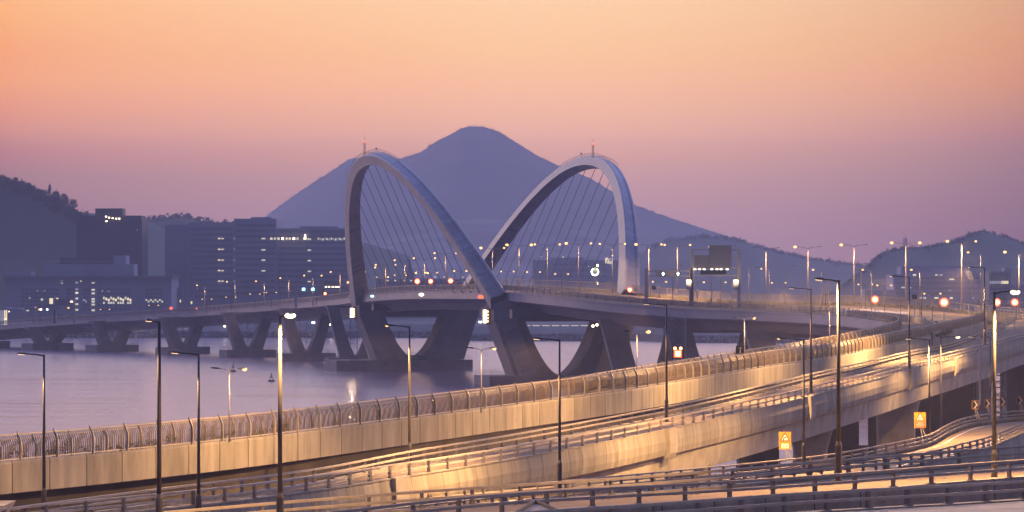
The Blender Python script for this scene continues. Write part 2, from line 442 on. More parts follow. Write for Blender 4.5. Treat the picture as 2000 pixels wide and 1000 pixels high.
PEAK = [(380, 500), (450, 468), (500, 436), (525, 418), (560, 392), (600, 365), (640, 339), (665, 323), (681, 311), (697, 308), (730, 313), (784, 310), (818, 299), (840, 284), (862, 272), (890, 257), (905, 249), (920, 247), (945, 247), (968, 255), (985, 264), (1010, 280), (1030, 292), (1050, 304), (1085, 321), (1120, 335), (1160, 352), (1200, 377), (1240, 401), (1270, 412), (1300, 423), (1340, 436), (1400, 455), (1450, 472), (1520, 490), (1600, 508), (1700, 524), (1800, 540)]
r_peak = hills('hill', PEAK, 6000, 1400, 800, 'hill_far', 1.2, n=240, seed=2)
scrub('hill_scrub', r_peak, 420, 1.6, 3.6, 18, seed=5, dy=(-40, 5), sink=.7, lo=.1, hi=.95)
r_mid = hills('hill_shoulder', [(1180, 545), (1240, 500), (1300, 470), (1370, 462), (1442, 468), (1481, 481), (1520, 493), (1568, 503), (1620, 511), (1680, 519), (1760, 530), (1860, 545)], 4200, 700, 500, 'hill_green', 1.4, seed=4)
scrub('ridge_scrub', r_mid, 420, 1.8, 4.2, 22, seed=6, dy=(-30, 5), sink=.4)
r_right = hills('right_hill', [(1540, 603), (1590, 590), (1640, 562), (1690, 522), (1710, 501), (1735, 488), (1770, 484), (1800, 483), (1840, 475), (1862, 469), (1880, 462), (1905, 453), (1920, 451), (1950, 459), (1975, 468), (2000, 478), (2040, 490), (2120, 480), (2260, 520)], 2900, 420, 500, 'hill_green', 1.0, seed=8)
scrub('right_hill_scrub', r_right, 520, 1.2, 2.6, 22, seed=7, dy=(-40, 4), sink=.45)
r_left = hills('left_hill', [(-260, 330), (-120, 335), (0, 350), (30, 359), (60, 370), (90, 381), (110, 392), (140, 407), (156, 416), (175, 432), (215, 470), (260, 520), (290, 548)], 2250, 190, 400, 'hill_green', 1.0, seed=9)
scrub('woodland', r_left, 620, 1.6, 4.2, 110, seed=8, dy=(-70, 4), sink=.4, hi=.9, lf=.15)
r_b = hills('bench_hill', [(-60, 424), (60, 418), (156, 416), (200, 417), (262, 423), (285, 431), (300, 436), (330, 452), (420, 500), (480, 545)], 2900, 350, 400, 'hill_green', 1.0, seed=10)
r_s = hills('small_hill', [(200, 500), (250, 450), (285, 433), (320, 427), (345, 424), (370, 424), (390, 429), (410, 436), (450, 439), (500, 443), (560, 452), (700, 470), (800, 500)], 3300, 300, 400, 'hill_green', 1.4, seed=11)
scrub('small_hill_scrub', r_s, 190, 1.6, 4.0, 40, seed=12, dy=(-20, 4), sink=.35, lo=.05, hi=.6)
r_q = hills('quarry_terrace', [(560, 545), (640, 496), (690, 476), (760, 461), (820, 444), (860, 436), (900, 430), (940, 428), (1000, 428), (1040, 430), (1090, 436), (1140, 450), (1200, 476), (1290, 545)], 5000, 450, 300, 'hill_soil', 1.0, seed=13, prof=1.0)

SIGMA = 1.5e-4
b = MB(); b.box((0, 3700, 160), (5400, 7900, 322))
hz = b.build('haze', 'black'); kind(hz, 'stuff')
hm = bpy.data.materials.new('haze_air'); hm.use_nodes = True; nt = hm.node_tree
for n in list(nt.nodes): nt.nodes.remove(n)
ho = nt.nodes.new('ShaderNodeOutputMaterial'); hv = nt.nodes.new('ShaderNodeVolumePrincipled')
hv.inputs['Color'].default_value = (.92, .90, 1.0, 1); hv.inputs['Density'].default_value = SIGMA; hv.inputs['Anisotropy'].default_value = 0
nt.links.new(hv.outputs[0], ho.inputs['Volume'])
hz.data.materials[0] = hm

# ------------------------------------------------------------------ the arch bridge and the curved viaduct it runs into
AX = Vector((.258, -.966, 0)); CR = Vector((.966, .258, 0))            # along the main span towards the eye, and across it
FOOT = Vector((-49, 1157, 0))

# near edge and far edge of the roadway: photo column, photo row of the kerb, pixels per metre
EDGE_N = [(-230, 656, 4.45), (-60, 640, 4.6), (90, 628, 4.75), (200, 620.5, 4.87), (300, 614, 4.97), (400, 607, 5.08), (500, 599, 5.27), (600, 590, 5.5), (655, 584.5, 5.8), (690, 579.5, 6.05),
          (716, 575, 6.2), (760, 571, 6.37), (810, 568.5, 6.53), (900, 568, 6.85), (980, 570, 7.15), (1100, 581.5, 7.5), (1200, 592.5, 7.68), (1320, 601.5, 7.8), (1400, 605.5, 7.9), (1490, 609, 8.03),
          (1580, 613.5, 8.25), (1650, 618.5, 8.5), (1700, 625, 8.85), (1735, 631.5, 9.2), (1757, 640, 9.8), (1758, 646, 10.2), (1742, 654, 10.7), (1700, 665.5, 11.5), (1630, 681, 12.35), (1560, 695, 13.1),
          (1500, 706, 13.8), (1360, 731, 15.4), (1200, 760, 17.4), (1000, 796, 19.0), (700, 836, 21.2), (400, 868, 23.0), (0, 912, 25.0), (-420, 960, 27.5)]
EDGE_F = [(1330, 569, 7.2), (1440, 593, 7.3), (1560, 597, 7.3), (1680, 597.5, 7.2), (1800, 603.5, 7.1), (1845, 607.5, 7.1), (1902, 616, 7.4), (1925, 621, 7.75), (1921, 628.5, 8.3), (1893, 638.5, 9.0), (1860, 646.5, 9.7),
          (1770, 667.5, 11.15), (1635, 697, 13.2), (1500, 717, 14.8), (1250, 759, 17.5), (1000, 793, 19.3), (750, 825, 21.2), (500, 856, 23.0), (250, 882, 24.4), (0, 905, 25.7), (-420, 945, 28.0)]
near_pts = pxs(EDGE_N)
N_ALL = spline(near_pts, 3.0)
iA = near_index(N_ALL, P(700, 578, 6.1)); iB = near_index(N_ALL, P(985, 570, 7.17))
# the far edge runs 33 m across from the near one up to the main span, then out to the loop
far_left = []
nn = normals(N_ALL, -1)
for i in range(0, iB, 6):
    wd = 31 if i < iA - 30 else 33
    p = N_ALL[i]; far_left.append(Vector((p.x, p.y, p.z + (.5 + 1.3 * max(0, min(1, (i - iA + 40) / 40)) if i < iA else 1.8 - 2.5 * (i - iA) / max(1, iB - iA)))) + nn[i] * wd)
pD = P(1211, 572.5, 7.07); pE = P(1275, 580, 7.16)
far_pts = far_left + [pD, pE] + pxs(EDGE_F[1:])
F_ALL = spline(far_pts, 3.0)
iNtip = near_index(N_ALL, P(1757, 640, 9.8)); iFtip = near_index(F_ALL, P(1925, 621, 7.75))
N_BR = N_ALL[:iNtip + 1]; N_RT = N_ALL[iNtip:]
F_BR = F_ALL[:iFtip + 1]; F_RT = F_ALL[iFtip:]

def paired(A, B, n):
    def at(path, t):
        f = t * (len(path) - 1); i = min(int(f), len(path) - 2); return path[i].lerp(path[i + 1], f - i)
    return [(at(A, k / n), at(B, k / n)) for k in range(n + 1)]

def deck_loft(pairs, sec_n, sec_f, ref=26):
    """girder between two edges; sec lists (inward, up) from the kerb down to the bottom flange"""
    rings = []
    for a, c in pairs:
        d = c - a; d.z = 0; wd = d.length; d.normalize(); k = min(1.0, wd / ref)
        rings.append([a + d * o * k + UP * z for o, z in sec_n] + [c - d * o * k + UP * z for o, z in reversed(sec_f)])
    return MB().loft(rings)
def sheet(pairs, ia, ib, z):
    b = MB(); u = 0; prev = None
    for a, c in pairs:
        d = (c - a).normalized(); l = b.add((a + d * ia + UP * z, c - d * ib + UP * z))
        if prev is not None: b.face((prev, prev + 1, l + 1, l))
        prev = l
    return b

# main span and approaches -------------------------------------------------
bridge = thing('arch_bridge', FOOT + Vector((18, -80, 0)), 'long curved sea bridge carrying the two steel arches on U-shaped piers', 'bridge')
jN = near_index(N_ALL, P(1400, 605.5, 7.9)); jF = near_index(F_ALL, P(1440, 593, 7.3))
# pair the edges span by span so the girder stays square to its run
PA = paired(N_ALL[:iA], F_ALL[:near_index(F_ALL, N_ALL[iA] + CR * 33)], 70)
fA = near_index(F_ALL, N_ALL[iA] + CR * 33); fB = near_index(F_ALL, N_ALL[iB] + CR * 33)
PB = paired(N_ALL[iA - 1:iB], F_ALL[fA - 1:fB], 40)
PC = paired(N_ALL[iB - 1:jN + 1], F_ALL[fB - 1:jF + 1], 50)
SEC = [(0, 0), (0, -.25), (.25, -.3), (.25, -2.3), (.9, -2.6), (5.5, -3.5), (8.5, -5.6)]
deck_loft(PA, [(0, 0), (0, -.25), (.2, -.3), (.2, -1.9), (.8, -2.1), (5.5, -2.9), (8.0, -5.0)], SEC).build('deck', 'deck_paint', bridge)
deck_loft(PB, SEC, SEC).build('deck', 'deck_paint', bridge)
deck_loft(PC, SEC, SEC).build('deck', 'deck_paint', bridge)
sheet(PA + PB[1:] + PC[1:], .5, .5, .02).build('road_surface', 'road', bridge)

def arch_curve(side, n=72):
    w, k, rise, ex, half, zc, uc = ((-.125, .377, 41.54, 2.053, 87.0, 23.04, 4.53), (36.22, .370, 40.15, 2.127, 90.3, 23.86, 2.79))[side]
    mid = FOOT + AX * (85 + uc) + CR * w; out = []
    for i in range(n + 1):
        t = -1 + 2 * i / n; h = rise * (1 - abs(t) ** ex); o = k * h * (-1 if side == 0 else 1)
        out.append((mid + AX * (t * half) + CR * o + UP * (zc + h), t, mid + AX * (t * half), k * (-1 if side == 0 else 1), zc))
    return out

def arch(side, label):
    c = arch_curve(side); pts = [k[0] for k in c]
    kk = c[0][3]; plane_up = (UP + CR * kk).normalized(); pn = AX.cross(plane_up).normalized()
    if pn.dot(CR) < 0: pn = -pn
    # carry the ribs on down to the deck beams
    rings = []
    for i, p in enumerate(pts):
        t = (pts[min(i + 1, len(pts) - 1)] - pts[max(i - 1, 0)]).normalized()
        inn = pn.cross(t).normalized()
        if inn.dot(plane_up) < 0: inn = -inn                      # outer side of the rib
        q = abs(c[i][1]); dp = 1.55 + 1.0 * q ** 2; wd = 1.7 + .75 * q ** 3
        prof = [(-wd, -dp), (-wd * .98, dp * .82), (-wd * .80, dp), (-wd * .50, dp), (-wd * .44, dp * .86), (wd * .44, dp * .86), (wd * .50, dp), (wd * .80, dp), (wd * .98, dp * .82), (wd, -dp)]
        rings.append([p + pn * a + inn * e for a, e in prof])
    rib = MB().loft(rings).build('arch', 'steel_paint', bridge); rib['label'] = label
    # crown ladder rail
    b = MB()
    for s in (-1, 1):
        line = []
        for i in range(26, len(pts) - 25):
            t = (pts[i + 1] - pts[i - 1]).normalized(); inn = pn.cross(t); inn = -inn if inn.dot(plane_up) < 0 else inn
            q = abs(c[i][1]); base = pts[i] + pn * s * (1.2 + .3 * q) + inn * (1.5 + q * q)
            line.append(base + inn * .8)
            b.tube((base, base + inn * .8), .05, 4)
        b.tube(line, .06, 5)
    b.build('handrail', 'cable', rib)
    # hangers
    n = 15
    for j in range(n):
        t = -.80 + 1.60 * j / (n - 1)
        f = (t + 1) / 2 * (len(pts) - 1); i = int(f); top = pts[i].lerp(pts[i + 1], f - i)
        foot = c[i][2].lerp(c[i + 1][2], f - i) + CR * (1.6 if side == 0 else -1.6); foot.z = 25.4 if side == 0 else 25.9
        MB().tube((top, foot), .10, 6).build('cable', 'cable', rib)
        b = MB(); d = (top - foot).normalized(); b.tube((foot - UP * .3, foot + d * 1.6), [.22, .12], 8); b.build('cable_socket', 'galvanised', rib)
    return rib
rib_w = arch(0, 'nearer arch leaning out to the left')
rib_e = arch(1, 'farther arch leaning out to the right')

# pedestals where the ribs pass the deck
def rib_foot(a, bpt, wa, wb, la, lb, mname='concrete_pier'):
    d = (bpt - a).normalized(); x = AX; y = d.cross(x).normalized(); rings = []
    for p, w_, l_ in ((a, wa, la), (bpt, wb, lb)):
        rings.append([p + x * l_ * i + y * w_ * j for i, j in ((-1, -1), (1, -1), (1, 1), (-1, 1))])
    return MB().loft(rings)

# piers: every pier stands across the deck; w runs across from the near edge
def u_pier(org, cross, along, zt, zb, w_top, w_bot, open_top, open_bot, thick, label=None, cap=None, beam=3.0, power=1.9):
    """org at water level under the near edge"""
    c0 = (w_top[0] + w_top[1]) / 2
    def pt(w_, z): return org + cross * w_ + UP * z
    oL = [(w_bot[0], zb), (w_top[0], zt)]; oR = [(w_top[1], zt), (w_bot[1], zb)]
    o0, o1 = open_top; ob = open_bot; n = 14; inner = []
    for i in range(n + 1):
        t = -1 + 2 * i / n; ww = (o0 + o1) / 2 + (o1 - o0) / 2 * t
        inner.append((ww, ob + (zt - beam - ob) * abs(t) ** power))
    b = MB(); h = along * (thick / 2)
    # front and back faces as strips from the opening to the outline, plus the soffit of the opening
    left = [(w_bot[0] + (w_top[0] - w_bot[0]) * k / 7, zb + (zt - beam - zb) * k / 7) for k in range(8)]
    right = [(w_bot[1] + (w_top[1] - w_bot[1]) * k / 7, zb + (zt - beam - zb) * k / 7) for k in range(8)]
    outer = list(reversed(left)) + [(w_bot[0] + (w_bot[1] - w_bot[0]) * .5, zb)] + right
    m = len(outer); mid = len(inner)
    fr = []
    for s in (-1, 1):
        io = b.add([pt(*q) + h * s for q in outer]); ii = b.add([pt(*q) + h * s for q in inner]); fr.append((io, ii))
        for k in range(m - 1):
            a0 = round(k * (mid - 1) / (m - 1)); a1 = round((k + 1) * (mid - 1) / (m - 1))
            idx = [io + k, io + k + 1] + [ii + q for q in range(a1, a0 - 1, -1)]
            b.face(idx if s < 0 else idx[::-1])
    for k in range(m - 1): b.face((fr[0][0] + k + 1, fr[0][0] + k, fr[1][0] + k, fr[1][0] + k + 1))
    for k in range(mid - 1): b.face((fr[0][1] + k, fr[0][1] + k + 1, fr[1][1] + k + 1, fr[1][1] + k))
    if beam > 0:
        b.prism([pt(w_top[0] - .4, zt - beam) - h * 1.06, pt(w_top[1] + .4, zt - beam) - h * 1.06, pt(w_top[1] + .4, zt) - h * 1.06, pt(w_top[0] - .4, zt) - h * 1.06], h * 2.12)
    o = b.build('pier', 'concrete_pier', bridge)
    if label: o['label'] = label
    if cap:
        ca, cb, ch, ct = cap; cbm = MB(); cc = org + cross * ((ca + cb) / 2) + UP * (ch / 2 - .4)
        cbm.box(cc, (cb - ca, ct, ch + .8), cross, along); cbm.build('pile_cap', 'concrete_pier', o)
        zc = ch; run = 9
        for e in (-1, 1):
            for s0, s1 in ((ca + .4, ca + .4 + (cb - ca) * .14), (cb - .4, cb - .4 - (cb - ca) * .14)):
                rb = MB()
                for k in range(0, run + 1, 3):
                    q = org + cross * (s0 + (s1 - s0) * k / run) + along * (e * (ct / 2 - .4)) + UP * zc; rb.tube((q, q + UP * 1.3), .05, 4)
                for zz in (.7, 1.3): rb.tube((org + cross * s0 + along * (e * (ct / 2 - .4)) + UP * (zc + zz), org + cross * s1 + along * (e * (ct / 2 - .4)) + UP * (zc + zz)), .05, 4)
                rb.build('handrail', 'cable', o)
    return o
main_A = u_pier(FOOT, CR, AX, 22.6, 3.4, (-.5, 38.0), (5.0, 33.5), (7.6, 27.2), 3.8, 10, 'wide U-shaped pier under the left feet of the arches', (-9, 35.5, 3.2, 17), 5.6)
FB = FOOT + AX * 171
main_B = u_pier(FB, CR, AX, 21.8, 2.6, (-1.0, 39.0), (4.5, 34.0), (7.6, 28.6), 2.4, 10, 'wide U-shaped pier under the nearer feet of the arches', (-3.5, 42, 2.6, 17), 4.4)
# inclined struts that carry each rib from the deck down to the cap
for nm, base, kx, s in (('west', FOOT, -1, 1), ('west', FB, -1, 1), ('east', FOOT, 1, -1), ('east', FB, 1, -1)):
    w_top = -.1 if kx < 0 else 36.2; w_bot = w_top + s * 8.3
    top = base + CR * w_top + UP * 24.6; bot = base + CR * w_bot + UP * 1.5
    dirn = AX * (-1 if base is FOOT else 1)
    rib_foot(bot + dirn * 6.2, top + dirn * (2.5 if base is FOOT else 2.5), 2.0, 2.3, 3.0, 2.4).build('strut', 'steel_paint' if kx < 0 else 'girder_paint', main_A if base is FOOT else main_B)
# cross beam and hung work platform under the span
for base, z0, z1 in ((FOOT + AX * 16, 19.2, 22.4), (FB - AX * 17, 18.6, 21.0), (FB + AX * 14, 18.4, 20.8)):
    MB().box(base + CR * 18 + UP * ((z0 + z1) / 2), (34, 3, z1 - z0), CR, AX).build('cross_beam', 'girder_paint', bridge)

# approach piers along the left-hand curve: two splayed legs joined at the foot
def v_pier(px, yb, zt, wtop=19.0, capw=19.5, label=None, s=None, open_bot=3.0):
    s = s or (yb - YH) / EYE; c = P(px, yb, s); c.z = 0
    i = near_index(N_ALL, c); t = (N_ALL[i + 1] - N_ALL[i - 1]); t.z = 0; t.normalize(); cr = Vector((-t.y, t.x, 0))
    if cr.x < 0: cr = -cr
    org = c - cr * (capw / 2)
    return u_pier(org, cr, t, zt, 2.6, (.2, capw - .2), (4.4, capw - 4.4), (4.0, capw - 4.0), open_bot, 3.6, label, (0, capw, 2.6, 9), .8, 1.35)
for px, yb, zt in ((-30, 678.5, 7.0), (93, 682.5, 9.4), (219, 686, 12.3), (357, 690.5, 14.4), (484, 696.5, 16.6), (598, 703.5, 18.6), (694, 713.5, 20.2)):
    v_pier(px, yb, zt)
# approach piers on the right, half hidden behind the near viaduct
for (px, yb, s, zt, cw, lb) in ((1262, 760, 7.55, 18.6, 24, None), (1400, 768, 7.75, 17.0, 26, None), (1560, 772, 8.0, 16.2, 26, None)):
    c = P(px, 0, s); c.z = 0; d = Vector((1, .05, 0)).normalized()
    u_pier(c - d * cw / 2, d, Vector((-d.y, d.x, 0)), zt, 1.0, (.2, cw - .2), (4.5, cw - 4.5), (6.6, cw - 6.6), 2.0, 7, lb, (-.5, cw + .5, 1.4, 11), 1.5)

# viaduct around the loop into the foreground -----------------------------
viaduct = thing('curved_viaduct', P(1500, 717, 14.8).xy.to_3d(), 'looping concrete viaduct with tall bronze railings above the lower road', 'viaduct')
kF = near_index(F_ALL, P(1440, 593, 7.3)); kN = jN
PC2 = paired(N_ALL[kN:iNtip + 1], F_ALL[kF:iFtip + 1], 60)
PD2 = paired(N_ALL[iNtip:], F_ALL[iFtip:], 170)
SECV = [(0, 0), (0, -.25), (.25, -.3), (.25, -2.2), (.9, -2.5), (5, -3.2), (8, -5.0)]
deck_loft(PC2, SECV, SECV).build('deck', 'deck_paint', viaduct)
deck_loft(PD2, [(0, 0), (0, -2.2), (2.0, -2.8), (5.0, -4.6)], [(0.3, 0), (.3, -2.2), (5.2, -2.3), (6.4, -5.8)], 13).build('deck', 'concrete_shaded', viaduct)  # girder colour darkened so the gap under the wall reads as shadow
sheet(PC2 + PD2[1:], .5, .5, .02).build('road_surface', 'road', viaduct)
nF = normals(F_RT, -1); c_ = F_RT[60] - N_RT[min(60, len(N_RT) - 1)]
if nF[60].dot(c_) < 0: nF = [-k for k in nF]
nN = normals(N_RT, -1)
if nN[60].dot(c_) > 0: nN = [-k for k in nN]
MB().strip(F_RT, nF, [(-.25, .10), (.10, .10), (.16, -.1), (.16, -2.35), (-.02, -2.42), (-.25, -2.42)]).build('parapet_wall', 'concrete_wall', viaduct)
MB().strip(N_RT, nN, [(-.25, .10), (.10, .10), (.12, -2.3), (-.25, -2.3)]).build('parapet_wall', 'concrete_wall', viaduct)
# median wall and planted strip inside the loop
isl = pxs([(1655, 614, 8.3), (1720, 618, 8.55), (1770, 624, 8.85), (1812, 634, 9.25), (1835, 645, 9.6), (1838, 653, 10.0), (1820, 659, 10.4)])
isl = spline(isl, 2.5); inr = normals(isl, 1)
MB().strip(isl, inr, [(-.2, -1.5), (-.2, 1.0), (.2, 1.0), (.2, -1.5)]).build('median_wall', 'concrete_small', viaduct)
for px, s, zt in ((1880, 8.4, 14.6), (1800, 10.6, 13.4), (1640, 12.9, 12.2), (1480, 14.6, 12.0), (1240, 17.0, 11.6), (960, 18.6, 11.4), (620, 21.4, 10.8), (260, 23.8, 10.4), (-95, 26.2, 12.3)):
    c = P(px, 0, s); c.z = 0
    b = MB(); ww = 4.4
    b.loft([[c + Vector((i * ww * .6, j * 3, z)) for i, j in ((-1, -1), (1, -1), (1, 1), (-1, 1))] for z in (-1, zt - 3)] + [[c + Vector((i * ww, j * 3.2, zt)) for i, j in ((-1, -1), (1, -1), (1, 1), (-1, 1))]])
    b.build('pier', 'concrete_shaded' if px > 0 else 'concrete', viaduct)

# ------------------------------------------------------------------ railings
def bar_fence(name, path, nrm, h, spacing, barw, label, post_step, bar_mat='bronze', post_mat='bronze_post', lean=.28, z0=.12, base=.0, cat='railing', near=None, group=None, posth=.22, maxposts=100, rails=True, gap=0.0):
    """curved upright bars between posts; the bars and the rails are the panel"""
    root = thing(name, path[len(path) // 2].copy(), label, cat, group)
    fine = resample(path, spacing); fn = normals(fine, 1)
    ref = {}
    sgn = 1 if fn[len(fn) // 2].dot(nrm[len(nrm) // 2]) > 0 else -1
    fn = [k * sgn for k in fn]
    prof = [(0.0, z0 + gap), (.05, z0 + h * .35), (.02, z0 + h * .7), (-lean * .6, z0 + h * .93), (-lean, z0 + h)]
    b = MB()
    for p, n in zip(fine, fn):
        t = Vector((n.y, -n.x, 0)) * (barw / 2)
        ids = [b.add((p + n * o + UP * z - t, p + n * (o - .02) + UP * z + t)) for o, z in prof]
        for a, c in zip(ids, ids[1:]): b.face((a, a + 1, c + 1, c))
    b.build('bar_panel', bar_mat, root)
    b = MB(); st = resample(path, 2.0); sn = [k * sgn for k in normals(st, 1)]
    for (o, z), r in ((prof[-1], .055), ((.0, z0 + gap), .05)):
        b.strip(offset(st, sn, o, z), sn, [(-r, -r), (-r, r), (r, r), (r, -r)])
    b.build('top_rail', post_mat, root)
    posts = resample(path, post_step); pn_ = [k * sgn for k in normals(posts, 1)]
    order = list(range(len(posts)))
    if near is not None: order.sort(key=lambda i: (posts[i] - near).length)
    def post(b, i):
        p, n = posts[i], pn_[i]; t = Vector((n.y, -n.x, 0))
        q = [p + n * (o + .06) + UP * (z if k else 0) for k, (o, z) in enumerate(prof)]
        q.append(q[-1] + UP * posth - n * .02)
        for k in range(len(q) - 1):
            b.beam(q[k], q[k + 1] + (q[k + 1] - q[k]).normalized() * .02, .12 - .012 * k, .20 - .02 * k, t)
    for i in order[:maxposts]:
        b = MB(); post(b, i); b.build('post', post_mat, root)
    if order[maxposts:]:
        b = MB()
        for i in order[maxposts:]: post(b, i)
        kind(b.build('far_posts', post_mat, root), 'stuff')
    return root

eye0 = Vector((0, 0, EYE))
bar_fence('mesh_railing', offset(F_RT, nF, -.05, .10), nF, 1.85, .25, .085, 'long bronze railing with curved posts above the pale panelled wall', 4.7, near=eye0)
bar_fence('mesh_railing', offset(N_RT, nN, -.05, .10), nN, 1.80, .30, .085, 'bronze railing on the far seaward edge of the foreground viaduct', 4.7, near=eye0)
nBF = normals(F_BR, -1); nBN = normals(N_BR, 1)
if nBF[-60].dot(F_BR[-60] - N_BR[-60]) < 0: nBF = [-k for k in nBF]
if nBN[-60].dot(F_BR[-60] - N_BR[-60]) > 0: nBN = [-k for k in nBN]
i0 = near_index(F_BR, N_ALL[iA] + CR * 33)
bar_fence('mesh_railing', offset(F_BR[i0:], nBF[i0:], -.1, .9), nBF[i0:], 1.7, .34, .13, 'lamp-lit upright railing along the far edge of the bridge behind the sign gantry', 6.0, near=eye0, lean=.1, bar_mat='bronze_post')
MB().strip(offset(F_BR, nBF, 0), nBF, [(-.45, .02), (-.45, .85), (0, .9), (.05, .02)]).build('parapet', 'concrete_small', bridge)
bar_fence('screen_railing', offset(N_BR[iB - 4:], nBN[iB - 4:], -.1, .12), nBN[iB - 4:], 1.65, .30, .27, 'close-boarded brown screen railing along the near edge of the bridge', 4.5, near=eye0, lean=.12, bar_mat='screen_panel', gap=.32)
bar_fence('parapet_railing', offset(N_BR[:iB - 4], nBN[:iB - 4], -.1, .12), nBN[:iB - 4], 1.45, .45, .30, 'low screen railing along the bridge edge from the shore to the arches', 4.5, near=eye0, lean=.1, bar_mat='screen_panel', gap=.14)

def guard_rail(name, path, h, label, step, plinth=(.42, .35), rails=(1.0, .52), rw=.08, near=eye0, m='rail_steel', side=1, cat='guard rail', postw=(.16, .2), braces=False):
    """two beams on posts over a concrete upstand; side is where the beams sit"""
    root = thing(name, path[len(path) // 2].copy(), label, cat, 'guard rails')
    n = [k * side for k in normals(path, 1)]
    if plinth:
        w_, h_ = plinth; MB().strip(path, n, [(-w_ / 2, -.02), (-w_ / 2, h_), (w_ / 2, h_), (w_ / 2, -.02)]).build('upstand', 'concrete_small', root)
    z0 = plinth[1] if plinth else 0
    for k, f in enumerate(rails):
        z = z0 + h * f; b = MB(); b.strip(offset(path, n, .10, z), n, [(-rw * .6, -rw), (-rw * .6, rw * .7), (-rw * .3, rw), (rw * .3, rw), (rw * .6, rw * .7), (rw * .6, -rw)])
        # bolted splices
        sp = resample(path, step * 2); sn = [q * side for q in normals(sp, 1)]
        for i in range(1, len(sp), 1):
            if (sp[i] - near).length < 420:
                t = Vector((sn[i].y, -sn[i].x, 0)); c = sp[i] + sn[i] * .10 + UP * z + t * (.32 * step)
                b.box(c - UP * rw * .9, (.7, rw * .9, .05), t, sn[i])
                for q in (-.28, -.14, .14, .28): b.box(c + t * q - UP * rw * 1.25, (.05, .05, .10), t, sn[i])
        b.build('rail', m, root)
    posts = resample(path, step); pn_ = [k * side for k in normals(posts, 1)]
    order = sorted(range(len(posts)), key=lambda i: (posts[i] - near).length)
    def post(b, i):
        p, q = posts[i], pn_[i]; t = Vector((q.y, -q.x, 0)); pw, pd = postw
        b.box(p + UP * (z0 + h * .5), (pw, .03, h), t, q); 
        for e in (-1, 1): b.box(p + UP * (z0 + h * .5) + q * e * pd / 2, (pw, .025, h), t, q)
        b.box(p + UP * (z0 + .02), (pw * 2.2, pd * 1.8, .05), t, q)
        for e in (-1, 1):
            b.box(p + UP * (z0 + .08) + t * e * pw * .9, (.05, .05, .14), t, q)
    for i in order[:100]:
        b = MB(); post(b, i); b.build('post', 'rail_post', root)
    if order[100:]:
        b = MB()
        for i in order[100:]: post(b, i)
        kind(b.build('far_posts', 'rail_post', root), 'stuff')
    return root

# ------------------------------------------------------------------ lower road (second viaduct)
def base_from_top(rows, z, dz):
    """rows of (column, row of the rail top); z(s-index) gives the deck height there"""
    out = []
    for (x, y), zz in zip(rows, z):
        s = (y - YH) / (EYE - zz - dz); p = P(x, y, s); p.z = zz; out.append(p)
    return out
R2N = pxs([(-400, 1075, 33), (0, 1028, 31), (500, 975, 27.6), (800, 930, 24.8), (1000, 897, 22.9), (1244, 851, 20.6), (1513, 791, 17.55), (1689, 746, 15.1), (1818, 711, 13.1), (1873, 697, 12.3), (1947, 677, 11.1), (2000, 662, 10.15), (2075, 645, 9.2), (2200, 630, 8.3), (2500, 615, 7.6)])
R2F = base_from_top([(-400, 1050), (60, 989), (300, 958), (600, 920), (800, 883), (1000, 850), (1200, 814), (1375, 780), (1600, 727), (1680, 710), (1770, 688), (1860, 670)],
                    [13.0, 13.2, 13.3, 13.4, 13.5, 13.7, 14.1, 14.55, 15.3, 15.7, 16.15, 16.55], 1.25) + [P(1925, 658, 9.55), P(1956, 642, 8.5), P(1968, 632, 7.9), P(2005, 623, 7.45), (P(2150, 617, 7.2)), P(2500, 612, 7.0)]
r2n = spline(R2N, 2.5); r2f = spline(R2F, 2.5)
lower = thing('lower_road_viaduct', P(1000, 897, 22.9).xy.to_3d(), 'lower concrete road viaduct with curved cornice panels and two-bar rails', 'viaduct')
prs = paired(r2n, r2f, 190)
def girder(pairs, root, m='concrete', sec=None, pm='concrete_cornice', hang=(1.7, 2.5), depth=5.0):
    rings = []
    for a, c in pairs:
        d = c - a; d.z = 0; wd = d.length; d.normalize(); k = min(1, wd / 9)
        rings.append([a, a - UP * 2.3, a + d * .6 * k - UP * 2.45, a + d * hang[0] * k - UP * 2.9, a + d * hang[1] * k - UP * depth, c - d * hang[1] * k - UP * depth, c - d * hang[0] * k - UP * 2.9, c - d * .6 * k - UP * 2.4, c - UP * 2.2, c])
    MB().loft(rings).build('girder', m, root)
    near = [p[0] for p in pairs]; n = normals(near, 1)
    if n[len(n) // 2].dot(pairs[len(n) // 2][1] - near[len(n) // 2]) > 0: n = [-k for k in n]
    MB().strip(near, n, sec or [(-.02, .06), (.10, .06), (.16, -.15), (.34, -1.1), (.32, -1.9), (.18, -2.5), (-.02, -2.52)]).build('cornice', pm, root)
    return n
nrm2 = girder(prs, lower)
sheet(prs, .3, .3, .02).build('road_surface', 'road', lower)
for f, m_ in ((.085, 'road_paint'), (.90, 'road_paint')):
    b = MB(); prev = None
    for a, c in prs:
        q = a.lerp(c, f) + UP * .035; d = (c - a).normalized() * .09; l = b.add((q - d, q + d))
        if prev is not None: b.face((prev, prev + 1, l + 1, l))
        prev = l
    b.build('edge_line', m_, lower)
b = MB()
for k in range(0, len(prs) - 1, 4):
    (a, c), (a2, c2) = prs[k], prs[k + 1]; d = (c - a).normalized() * .08; q = a.lerp(c, .5) + UP * .035; q2 = a2.lerp(c2, .5) + UP * .035
    b.quad(q - d, q + d, q2 + d, q2 - d)
b.build('lane_dashes', 'road_paint', lower)
guard_rail('guard_rail', r2f, .95, 'two-bar rail along the far side of the lower road under the pale wall', 4.4, side=1)
guard_rail('guard_rail', offset(r2n, normals(r2n, 1), 0, .0), .95, 'two-bar rail along the near edge of the lower road above its cornice', 4.4, plinth=(.4, .10), rails=(1.0, .45), side=-1)
